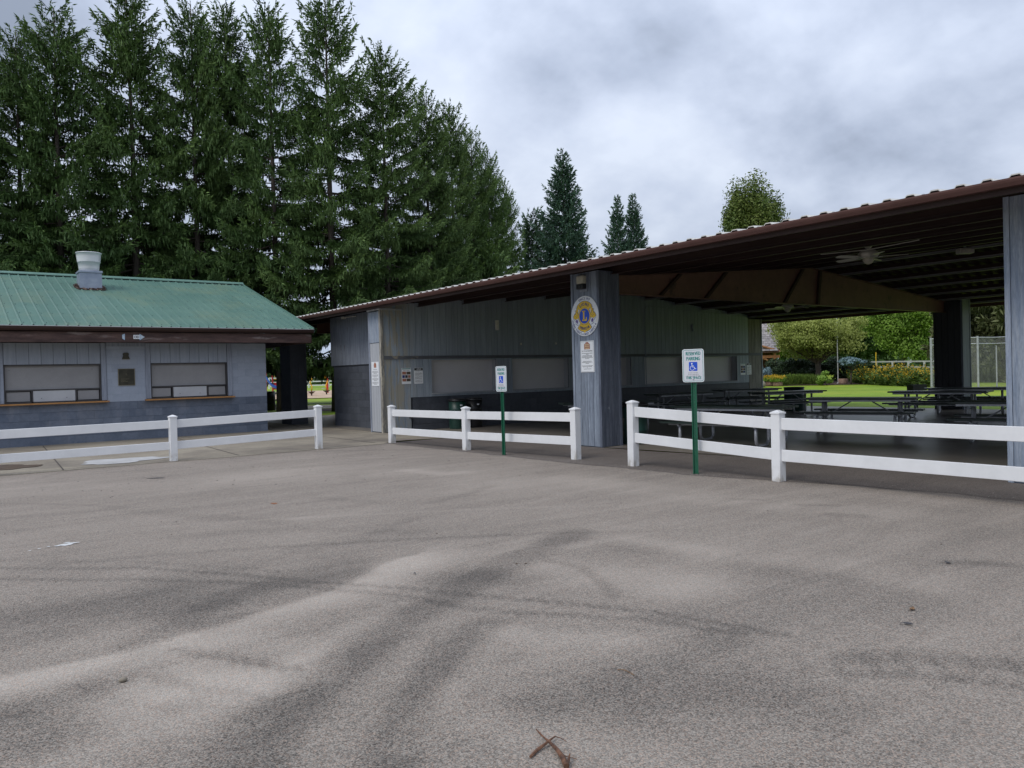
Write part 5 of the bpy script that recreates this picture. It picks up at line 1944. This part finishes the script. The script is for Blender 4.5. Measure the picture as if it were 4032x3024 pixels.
def broadleaf(h, crown, seed, m_leaf, m_trunk, n=9000, size=.2, zc=.6, trunk_h=.4, lobes=26, multi=1, tr=.12, fill=.55, flat_=1.0, name='broadleaf'):
    """crown = (rx, ry, rz) about height zc*h"""
    rng = np.random.default_rng(seed)
    rx, ry, rz_ = crown
    wood = MB()
    cen = []
    for k in range(lobes):
        v = rng.normal(size=3)
        v /= np.linalg.norm(v)
        rr = rng.uniform(.45, .86)
        cen.append((v[0] * rx * rr, v[1] * ry * rr, zc * h + v[2] * rz_ * rr, rng.uniform(.22, .40)))
    for m in range(multi):
        a = rng.uniform(0, 6.28)
        o_ = .18 * multi if multi > 1 else 0
        bx, by = math.cos(a) * o_ * tr, math.sin(a) * o_ * tr
        top = (rng.uniform(-.1, .1) * rx, rng.uniform(-.1, .1) * ry, trunk_h * h)
        wood.tube([(bx, by, -.1), (bx * 1.2 + .03, by * 1.2, trunk_h * h * .5), top], [tr * 1.2, tr * .9, tr * .7], 8)
        for c in cen[m::multi]:
            md = [(top[i] * .45 + c[i] * .55) + rng.normal(0, .1) for i in range(3)]
            wood.tube([top, md, c[:3]], [tr * .42, tr * .22, tr * .06], 5, caps=False)
    cen = np.array(cen)
    which = rng.integers(0, lobes, n)
    d = rng.normal(size=(n, 3))
    d /= np.linalg.norm(d, axis=1, keepdims=True)
    rad = rng.uniform(0, 1, n) ** fill
    R_ = cen[which, 3][:, None] * np.array([rx, ry, rz_ * flat_])[None]
    P = cen[which, :3] + d * rad[:, None] * R_
    # rough noise outline
    P += rng.normal(0, .018 * min(rx, rz_), (n, 3))
    nrm = d * .6 + rng.normal(0, .7, (n, 3)) + np.array([0, 0, .4])
    nrm /= np.linalg.norm(nrm, axis=1, keepdims=True)
    U = np.cross(nrm, rng.normal(size=(n, 3)))
    U /= np.linalg.norm(U, axis=1, keepdims=True)
    V = np.cross(nrm, U)
    s = size * rng.uniform(.6, 1.25, n)
    co = np.stack([P - U * s[:, None], P + V * (s * .45)[:, None], P + U * s[:, None], P - V * (s * .45)[:, None]], 1).reshape(-1, 3)
    f = np.arange(n * 4).reshape(-1, 4)
    lobe_t = rng.uniform(0, .35, lobes)[which]
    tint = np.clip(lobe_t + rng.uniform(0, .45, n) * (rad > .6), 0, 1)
    return fast_mesh(name + '_crown', co, f, m_leaf, np.repeat(tint, 4)), wood.mesh(name + '_trunk', m_trunk, True)


ol = broadleaf(5.9, (3.75, 3.6, 2.0), 5, m_olive, m_bark_l, n=42000, size=.10, zc=.66, trunk_h=.27, lobes=75, multi=2, tr=.24, name='olive_tree')
x, y = at_px(3218, 66)
ox, oy = x, y
tree('ornamental_tree', 'broad olive green ornamental tree with a low round crown on the garden bed', 'tree', ol, x, y, 1, 0)
mp_ = [broadleaf(13, (5.4, 5.2, 5.6), 30 + i, m_maple if i else m_deepleaf, m_bark_l, n=42000, size=.19, zc=.50, trunk_h=.25, lobes=44, tr=.25, name='maple') for i in range(2)]
bk = [(3290, 98, 0, 1.0, 'dark leafy tree behind the ornamental tree'), (3420, 104, 0, .95, 'deep green leafy tree just right of the ornamental tree'), (3560, 90, 1, .82, 'bright green leafy tree behind the goldenrod'),
      (3130, 106, 1, .8, 'bright leafy tree over the timber lodge roof'), (3700, 100, 1, .85, 'light green tree beside the dark far column'), (3000, 110, 0, .9, 'dark leafy tree behind the lodge'), (3830, 120, 0, 1.0, 'leafy tree far behind the backstop'), (4050, 112, 0, 1, 'leafy tree behind the right column')]
for i, (sx, d, mi, s, lab) in enumerate(bk):
    x, y = at_px(sx, d)
    tree('leafy_tree', lab, 'tree', mp_[mi], x, y, s, i * 1.3, 'leafy trees beyond the lawn')
am = broadleaf(18.3, (3.15, 3.15, 5.6), 50, m_ambertree, m_bark_l, n=70000, size=.135, zc=.645, trunk_h=.3, lobes=150, tr=.25, name='oval_tree')
x, y = at_px(2978, 70)
tree('oval_tree', 'upright oval tree with yellowish leaves rising over the pavilion roof', 'tree', am, x, y, 1, 0)
# far wood closing the horizon
rng = np.random.default_rng(77)
n = 26000
az = np.concatenate([rng.uniform(R(5), R(50), n // 2), rng.uniform(R(50), R(100), n - n // 2)])
dd = rng.uniform(128, 150, n)
hh = 5.5 + 1.6 * np.sin(az * 23) + 1.2 * np.sin(az * 57 + 1)
zz = rng.uniform(0, 1, n) ** .8 * hh + .5
P = np.stack([dd * np.cos(az), dd * np.sin(az), zz], 1)
U = rng.normal(size=(n, 3)); U /= np.linalg.norm(U, axis=1, keepdims=True)
V = np.cross(U, rng.normal(size=(n, 3))); V /= np.linalg.norm(V, axis=1, keepdims=True)
s = rng.uniform(.35, .9, n)[:, None]
co = np.stack([P - U * s, P + V * s * .6, P + U * s, P - V * s * .6], 1).reshape(-1, 3)
kind(obj_from(fast_mesh('distant_wood', co, np.arange(n * 4).reshape(-1, 4), m_deepleaf, np.repeat(rng.uniform(0, .5, n), 4)), 'distant_wood'), 'stuff')


def shrub(name, label, x, y, r, h, m, n, size, seed, group=None, lobes=14):
    me = broadleaf(h, (r, r, h * .55), seed, m, m_bark, n=n, size=size, zc=.5, trunk_h=.2, lobes=lobes, tr=.04, fill=.4, name=name)
    return tree(name, label, 'shrub', me, x, y, 1, 0, group)


x, y = at_px(3092, 70)
shrub('yew_shrub', 'wide dark green yew mound in front of the timber lodge', x, y, 1.9, 2.0, m_yew, 7000, .10, 61)
x, y = at_px(3165, 69.5)
shrub('yew_shrub', 'dark green yew mound behind the ornamental trunk', x, y, 1.9, 2.1, m_yew, 7000, .10, 62)
x, y = at_px(3298, 71)
shrub('yew_shrub', 'dark green yew mound between the lime shrub and the flagpole', x, y, 2.0, 1.9, m_yew, 7000, .10, 67)
x, y = at_px(3372, 72)
shrub('yew_shrub', 'dark green yew mound behind the flat topped blue spruce', x, y, 1.8, 1.7, m_yew, 7000, .10, 68)
x, y = at_px(3253, 61.2)
shrub('lime_shrub', 'bright yellow green round shrub beside the ornamental trunk', x, y, .80, 1.0, m_lime, 7000, .07, 63)
x, y = at_px(3012, 66)
shrub('blue_spruce_shrub', 'small blue spruce bush at the pavilion corner by the lodge', x, y, .8, 1.45, m_bluespruce, 4500, .09, 64)
x, y = at_px(3350, 62)
bs = broadleaf(2.3, (1.1, 1.0, .34), 65, m_bluespruce, m_bark, n=7000, size=.08, zc=.74, trunk_h=.4, lobes=26, tr=.07, name='umbrella_spruce')
tree('umbrella_spruce', 'flat topped silvery blue spruce on a short trunk by the flagpole', 'shrub', bs, x, y, 1, 0)


def blades(name, label, pts, h, n, m, seed, w=.03, cat='plant', flowers=0, fl_h=1.0, fsize=.05, bushy=0):
    """clump of narrow leaves spread over a polyline band of ground: pts (x,y,r)"""
    rng = np.random.default_rng(seed)
    P0 = np.array(pts)
    k = rng.integers(0, len(P0), n)
    r_ = np.sqrt(rng.uniform(0, 1, n)) * P0[k, 2]
    a = rng.uniform(0, 6.28, n)
    bx, by = P0[k, 0] + r_ * np.cos(a), P0[k, 1] + r_ * np.sin(a)
    bz = terr(bx, by) - .04
    base = np.stack([bx, by, bz], 1)
    D_ = rng.normal(0, .38, (n, 3)); D_[:, 2] = 1
    L = h * rng.uniform(.55, 1.1, n)
    stem = base.copy()
    Lst = L.copy()
    if bushy:   # many short leaves up the stems, stems of very different height
        Lst = h * (.62 + .28 * np.sin(bx * 1.9 + by * 1.3) * np.sin(bx * .7 - by * 1.1)) * rng.uniform(.6, 1.15, n)
        base = base + D_ / np.linalg.norm(D_, axis=1, keepdims=True) * (Lst * rng.uniform(0, .9, n))[:, None]
        L = rng.uniform(.15, .42, n)
        Dl = rng.normal(0, .8, (n, 3)); Dl[:, 2] = np.abs(Dl[:, 2]) * .6
        D0, D_ = D_, Dl
    co, f, tint = sprays(base, D_, L, np.full(n, w), rng.uniform(0, .8, n), rng, cross=True)
    mats = [m]
    mid = np.zeros(len(f), int)
    o = thing(name, label, cat, (float(P0[:, 0].mean()), float(P0[:, 1].mean()), float(bz.mean())))
    lo_ = obj_from(fast_mesh('leaves', co, f, m, tint), 'leaves', o)
    lo_.location = -ORG[o.name]
    if flowers:
        q = rng.integers(0, n, flowers)
        if bushy:
            Dn = D0[q] / np.linalg.norm(D0[q], axis=1, keepdims=True)
            fp = stem[q] + Dn * (Lst[q] * rng.uniform(.72, 1.08, flowers))[:, None]
        else:
            Dn = D_[q] / np.linalg.norm(D_[q], axis=1, keepdims=True)
            fp = base[q] + Dn * (L[q] * fl_h)[:, None] + rng.normal(0, .03, (flowers, 3))
        d2 = rng.normal(0, .4, (flowers, 3)); d2[:, 2] += 1
        co, f, tint = sprays(fp, d2, np.full(flowers, fsize) * rng.uniform(.5, 1.3, flowers), np.full(flowers, fsize * .8), np.zeros(flowers), rng)
        fo = kind(obj_from(fast_mesh('flowers', co, f, m_flower), 'flowers', o), 'stuff')
        fo.location = -ORG[o.name]
    return o


# daylily bed, goldenrod bed
m_golden = leafmat('goldenrod_leaves', (.055, .10, .025), (.08, .14, .035), (.17, .24, .05), .15)
blades('daylily_bed', 'strappy green daylily clumps along the garden bed edge', [(*at_px(sx, 63.2), .55) for sx in range(3090, 3210, 12)], .85, 3600, m_lily, 71, w=.07)
gp_ = []
for sx in np.arange(3395, 3675, 7):
    d = np.interp(sx, [3385, 3450, 3550, 3700, 3800], [66, 62, 58.5, 55, 53])
    gp_.append((*at_px(sx, d), .9))
    gp_.append((*at_px(sx, d + 2.6), .9))
blades('goldenrod_bed', 'long bed of tall goldenrod in yellow flower behind the lawn', gp_, 1.5, 38000, m_golden, 72, w=.085, flowers=5200, fsize=.10, bushy=1)
# shrubs of green inside the bed, lower
# planters
m_tub = M('weathered_wood_tub', (.20, .12, .085), (.30, .20, .15), scale=3, rough=.9, grain=.2, gscale=12)
for i, (sx, d, r_i, h_i, lab) in enumerate(((3062, 61.5, .36, .38, 'round brown tub planter with yellow flowers, nearest the pavilion corner'), (3034, 62.3, .40, .40, 'brown tub planter half hidden behind the nearer tub'), (3320, 63.5, .34, .40, 'brown tub planter under the flat topped blue spruce'))):
    x, y = at_px(sx, d)
    z = float(terr(x, y)) - .03
    t = thing('tub_planter', lab, 'planter', (x, y, z), group='tub planters in the garden bed')
    MB().lathe([(r_i * .92, 0), (r_i, h_i * .2), (r_i * 1.02, h_i), (r_i * .9, h_i), (r_i * .88, h_i * .85)], n=22).build('tub', m_tub, t, smooth=True)
    MB().lathe([(r_i * .88, h_i * .86), (.02, h_i * .9)], n=22).build('soil', m_mulch, t)
    if i < 2:
        blades('yellow_flowers', ['mound of yellow flowers growing in the nearer tub planter', 'mound of yellow flowers growing in the half hidden tub planter'][i], [(x, y, r_i * 1.4)], .42, 500, m_lime, 80 + i, w=.05, flowers=300, fsize=.09)
        o = bpy.data.objects['yellow_flowers' if i == 0 else 'yellow_flowers.001']
        o.location.z += h_i * .85
x, y = at_px(2988, 60)
mb = MB().lathe([(.38, 0), (.48, .12), (.46, .32), (.28, .50), (.05, .56)], n=14)
o = mb.build('rock', m_conc, smooth=True)
o.location = (x, y, float(terr(x, y)) - .04)
tag(o, 'rounded pale rock beside the tub planters', 'rock')
# bed soil
kind(polar_sheet('garden_bed', m_mulch, 28.5, 37.5, [61.5, 64, 67.5, 70, 72.5], 40, .0), 'structure')

m_oldwhite = M('aged_white_rail', (.45, .45, .44), (.38, .38, .37), scale=2, rough=.7)
# flagpole and marker
x, y = at_px(3300, 64)
fp = thing('flagpole', 'slim white flagpole standing by the flat topped blue spruce', 'flagpole', (x, y, float(terr(x, y)) - .03))
MB().tube([(0, 0, 0), (0, 0, 4.0), (0, 0, 9.5)], [.035, .03, .02], 10).build('pole', m_oldwhite, fp)
MB().lathe([(.12, 0), (.12, .06), (.07, .10)], n=12).build('base', m_galv, fp)
MB().lathe([(.02, 9.5), (.07, 9.55), (.07, 9.6), (.02, 9.66)], n=10).build('ball', m_bronze_l, fp)
x, y = at_px(3451, 76)
mk = thing('marker_post', 'thin yellow marker post behind the goldenrod', 'post', (x, y, float(terr(x, y)) - .03))
MB().box(-.035, .035, -.02, .02, 0, 2.3).build('post', m_yellow, mk)
MB().box(-.045, .045, -.03, -.02, 2.0, 2.25).build('reflector', m_yellow, mk)


def far_fence(label, pts, h, rails=(.95, .55, .2), m=None, name='rail_fence'):
    x, y = pts[0]
    t = thing(name, label, 'fence', (x, y, 0))
    m = m or m_white
    for (a, b) in pts:
        z = float(terr(a, b)) - .03
        pbox('post', m, a - .07, a + .07, b - .07, b + .07, z, z + h, t)
    for (a, b), (c, d) in zip(pts[:-1], pts[1:]):
        for r_ in rails:
            z0_, z1_ = float(terr(a, b)), float(terr(c, d))
            q = Vector((c - a, d - b, 0)); q.normalize()
            n_ = Vector((-q.y, q.x, 0)) * .03
            w = .07
            mb = MB()
            mb.loft([[(a - n_.x, b - n_.y, z0_ + r_ * h - w), (a + n_.x, b + n_.y, z0_ + r_ * h - w), (a + n_.x, b + n_.y, z0_ + r_ * h + w), (a - n_.x, b - n_.y, z0_ + r_ * h + w)],
                     [(c - n_.x, d - n_.y, z1_ + r_ * h - w), (c + n_.x, d + n_.y, z1_ + r_ * h - w), (c + n_.x, d + n_.y, z1_ + r_ * h + w), (c - n_.x, d - n_.y, z1_ + r_ * h + w)]])
            mb.build('rail', m, t, world=True)
    return t


far_fence('distant white rail fence beyond the goldenrod bed', [at_px(sx, d) for sx, d in zip(np.linspace(3390, 3830, 8), np.linspace(92, 74, 8))], 1.35, m=m_oldwhite)
far_fence('distant white rail fence behind the playground', [at_px(sx, 96) for sx in np.arange(1060, 1460, 78)], 1.3)

# backstop
m_wire = M('chain_link_wire', (.30, .30, .29), (.36, .36, .35), scale=3, rough=.5, metal=.4)
bx0, by0 = at_px(3668, 47)
bst = thing('backstop', 'galvanised chain link backstop fence behind the far column', 'fence', (bx0, by0, 0))
bp_pts = [(3668, 47.0, 3.1), (3852, 47.5, 3.1), (3925, 49, 3.1), (4075, 47.5, 3.1), (4260, 47, 3.1)]
cs = []
for i, (sx, d, h_) in enumerate(bp_pts):
    x, y = at_px(sx, d)
    cs.append((x, y))
    hh_ = 2.35 if i == 2 else 2.85
    MB().tube([(x, y, -.05), (x, y, hh_)], .055 if i in (1, 0) else .04, 8).build('post', m_galv, bst, world=True)
for (a, b), (c, d) in zip(cs[:-1], cs[1:]):
    for z in (2.78, 2.45, .12):
        MB().tube([(a, b, z), (c, d, z)], .028, 6, caps=False).build('rail', m_galv, bst, world=True)
    L = math.hypot(c - a, d - b)
    ux, uy = (c - a) / L, (d - b) / L
    co, ff = [], []
    H_, stp, w = 2.7, .085, .0085
    k = -int(H_ / stp) - 1
    while k * stp < L:
        for sg in (1, -1):
            s0, z0_, s1, z1_ = (k * stp, 0, k * stp + H_, H_) if sg > 0 else (k * stp, H_, k * stp + H_, 0)
            # clip to 0..L
            t0, t1 = max(0, -s0 / H_), min(1, (L - s0) / H_)
            if t1 <= t0:
                continue
            A_ = (s0 + H_ * t0, z0_ + (z1_ - z0_) * t0)
            B_ = (s0 + H_ * t1, z0_ + (z1_ - z0_) * t1)
            b_ = len(co)
            for (s_i, z_i) in (A_, B_):
                for o_ in (-w, w):
                    co.append((a + ux * s_i, b + uy * s_i, .08 + z_i + o_))
            ff.append((b_, b_ + 1, b_ + 3, b_ + 2))
        k += 1
    o = obj_from(fast_mesh('wire_mesh', co, ff, m_wire), 'wire_mesh', bst)
    o.location = -ORG[bst.name]
    kind(o, 'stuff')

# timber lodge behind the ornamental tree
m_timber = M('orange_stained_timber', (.30, .12, .045), (.42, .19, .07), scale=2, rough=.55, grain=.15, gscale=10)
m_lodgewall = M('dark_red_brown_siding', (.07, .03, .02), (.11, .05, .03), scale=2, rough=.8)
m_shake = M('weathered_cedar_shingle', (.20, .18, .18), (.34, .31, .30), scale=5, rough=.9, rand=.22, grain=.2, gscale=20)
lx, ly = at_px(3035, 80)
lz = float(terr(lx, ly)) - .05
lang = math.atan2(ly, lx)
lg = thing('timber_lodge', 'timber framed lodge with shingle roof and orange posts behind the ornamental tree', 'building', (lx, ly, lz), lang - math.pi / 2)
# local: +Y away from the viewer, X to the right
MB().box(-9, .2, 2.2, 9, 0, 2.75).build('wall', m_lodgewall, lg)
for k_ in range(14):
    y0_, z0_ = -.6 + k_ * .36, 2.75 + k_ * .245
    for j in range(26):
        x0_ = -8.9 + j * .37 + (.18 if k_ % 2 else 0)
        if x0_ > .9 - .0:
            continue
        o = bpy.data.objects.new('shingle', ucube(m_shake))
        link(o, lg)
        o.location = (x0_ + .18, y0_ + .2, z0_ + .16)
        o.scale = (.355, .48, .035)
        o.rotation_euler = (R(31 + RNG.uniform(-1, 1)), 0, 0)
mb = MB()
mb.prism([(-.55, 2.72), (4.5, 6.15), (9.6, 2.72), (9.6, 2.62), (-.55, 2.62)], lambda a, b, d: (d, a, b), -9, .85)
mb.build('roof', m_lodgewall, lg)
MB().box(.30, .52, -.35, -.13, 0, 2.55).build('timber_post', m_timber, lg)
MB().box(-3.9, -3.68, -.35, -.13, 0, 2.55).build('timber_post', m_timber, lg)
MB().box(-4.2, .9, -.34, -.14, 2.10, 2.36).build('timber_beam', m_timber, lg)
mb = MB()
mb.tube([(.38, -.24, 1.0), (.1, -.24, 1.55), (-.35, -.24, 1.95), (-.9, -.24, 2.12)], .09, 6)
mb.build('curved_brace', m_timber, lg)
MB().tube([(-4.0, -.3, 4.35), (-1.6, -.3, 3.55), (.95, -.3, 2.70)], .12, 6).build('rake_timber', m_timber, lg)

# ------------------------------------------------------------------ playground and far shelter seen through the gap
m_red = M('red_play_steel', (.50, .025, .02), (.60, .04, .03), scale=2, rough=.4)
m_playyellow = M('yellow_play_steel', (.75, .42, .02), (.80, .48, .03), scale=2, rough=.4)
m_playblue = M('blue_slide_plastic', (.02, .12, .50), (.04, .18, .62), scale=2, rough=.35)
m_deck = M('brown_play_deck', (.06, .04, .035), (.09, .06, .05), scale=3, rough=.7)
px_, py_ = at_px(1150, 70)
pz_ = float(terr(px_, py_))
pa = math.atan2(py_, px_) - math.pi / 2
pg = thing('play_structure', 'red and yellow playground climber with a blue slide behind the dark posts', 'playground', (px_, py_, pz_), pa)
S_ = 70 / FPX   # metres per photograph pixel at that distance


def plx(sx):
    return (sx - 1150) * S_


for sx, h_, y_ in ((1080, 2.6, .2), (1055, 2.3, 1.2), (1178, 2.3, .6), (1193, 2.15, 1.3), (1199, 2.1, -.1), (1165, 2.2, -.6)):
    MB().tube([(plx(sx), y_, -.05), (plx(sx), y_, h_)], .065, 8).build('red_post', m_red, pg)
MB().box(plx(1172), plx(1200), -.1, 1.3, .78, .92).build('deck', m_deck, pg)
MB().box(plx(1052), plx(1084), .1, 1.3, .95, 1.1).build('deck', m_deck, pg)
MB().box(plx(1160), plx(1172), -.05, .0, .2, 2.0, bev=.01).build('red_panel', m_red, pg)
for sx, b_ in ((1177, .10), (1183, -.12)):
    MB().tube([(plx(sx), .1, .95), (plx(sx) + b_, .1, 1.4), (plx(sx), .1, 1.8), (plx(sx) + b_, .1, 2.2)], .045, 6).build('yellow_bar', m_playyellow, pg)
for z_ in (1.1, 1.4, 1.7):
    MB().tube([(plx(1180), -.1, z_), (plx(1192), -.1, z_ + .05)], .03, 6).build('yellow_bar', m_playyellow, pg)
MB().tube([(plx(1186), -.2, .75), (plx(1192), -.4, .4), (plx(1196), -.3, 0)], .04, 6).build('yellow_bar', m_playyellow, pg)
for z_ in (1.4, 1.65, 1.9, 2.1):
    MB().tube([(plx(1084), .2, z_), (plx(1100), .3, z_)], .03, 6).build('yellow_bar', m_playyellow, pg)
MB().box(plx(1083), plx(1100), .2, .26, .5, 1.1).build('red_panel', m_red, pg)
sl = MB()
for (w0, w1) in ((-.32, .32),):
    path = [(plx(1030), 2.6), (plx(1048), 2.0), (plx(1064), 1.2), (plx(1078), .75), (plx(1100), .55), (plx(1118), .5)]
    rings = []
    for (a, b) in path:
        rings.append([(a, -.75, b + .22), (a, -.70, b + .02), (a, -.5, b - .05), (a, -.2, b - .05), (a, 0, b + .02), (a, .05, b + .22), (a, .0, b + .22), (a, -.03, b + .06), (a, -.2, b), (a, -.5, b), (a, -.66, b + .06), (a, -.70, b + .22)])
    sl.loft(rings)
sl.build('slide', m_playblue, pg)
for i, (sx, d, mir) in enumerate(((1226, 66, 1), (1285, 68, -1))):
    x, y = at_px(sx, d)
    z = float(terr(x, y))
    t = thing('standing_spinner', ['left yellow wavy spinner pole with a small footplate in the sand', 'right yellow wavy spinner pole beside the tall red post'][i], 'playground spinner', (x, y, z), pa, 'yellow spinners in the sand')
    MB().tube([(0, 0, .36), (.05 * mir, 0, .8), (-.12 * mir, 0, 1.1), (.02 * mir, 0, 1.3), (.10 * mir, 0, 1.5), (-.05 * mir, 0, 1.75), (-.2 * mir, 0, 2.0)][::1], .05, 8).build('wavy_pole', m_playyellow, t, smooth=True)
    MB().lathe([(.06, 0), (.06, .18), (.30, .33), (.30, .36)], n=14).build('footplate', m_deck, t)
x, y = at_px(1289, 72)
t = thing('red_pole', 'tall red steel play pole at the right of the playground', 'pole', (x, y, float(terr(x, y))), pa)
MB().tube([(0, 0, -.05), (0, 0, 3.0)], .10, 10).build('pole', m_red, t)
MB().tube([(-.5, 0, .42), (.05, 0, .42)], .03, 6).build('step_bar', m_galv, t)
# shelter roof
m_whiteroof = M('pale_blue_metal_roof', (.46, .52, .60), (.54, .60, .68), scale=1, rough=.4)
sx_, sy_ = at_px(1150, 50)
sh = thing('far_shelter', 'dark shelter with a pale metal roof beyond the gap between the buildings', 'shelter', (sx_, sy_, 0), math.atan2(sy_, sx_) - math.pi / 2 - .0)
for k_ in range(22):
    a = -10 + k_ * .92
    m5 = MB()
    v, f_, mi_ = rib_panel(a, .915, 2, -2, 2.72, 2.6, 4.25, h=.05, bw=.09, tw=.03)
    m5.v, m5.f, m5.mi = v, f_, mi_
    m5.build('roof_panel', [m_whiteroof, m_soffit], sh)
mb = MB()
mb.box(-10, 10.2, -2.05, -1.98, 2.02, 2.70)
mb.build('fascia', m_black, sh)
MB().box(-10, 10.2, 2.5, 2.6, 2.0, 4.2).build('back_fascia', m_black, sh)
for a in (-9, -4.8, 6.5, 10):
    MB().box(a, a + .3, -1.7, -1.4, -.05, 2.05).build('post', m_pillar_far, sh)
# dark table in the gap
o = copy_tree(pt0)
x, y = at_px(1062, 43.5)
o.location = (x, y, 0)
o.rotation_euler = (0, 0, R(60))
o.scale = (.9, .9, 1.15)
o['label'] = 'dark picnic table beyond the corner of the snack building'
o['group'] = 'tables outside the pavilion'
dc = drum(*at_px(1056, 41.0), .32, .95, 'black trash can just past the right corner of the snack building', lid=False, mat=m_black)
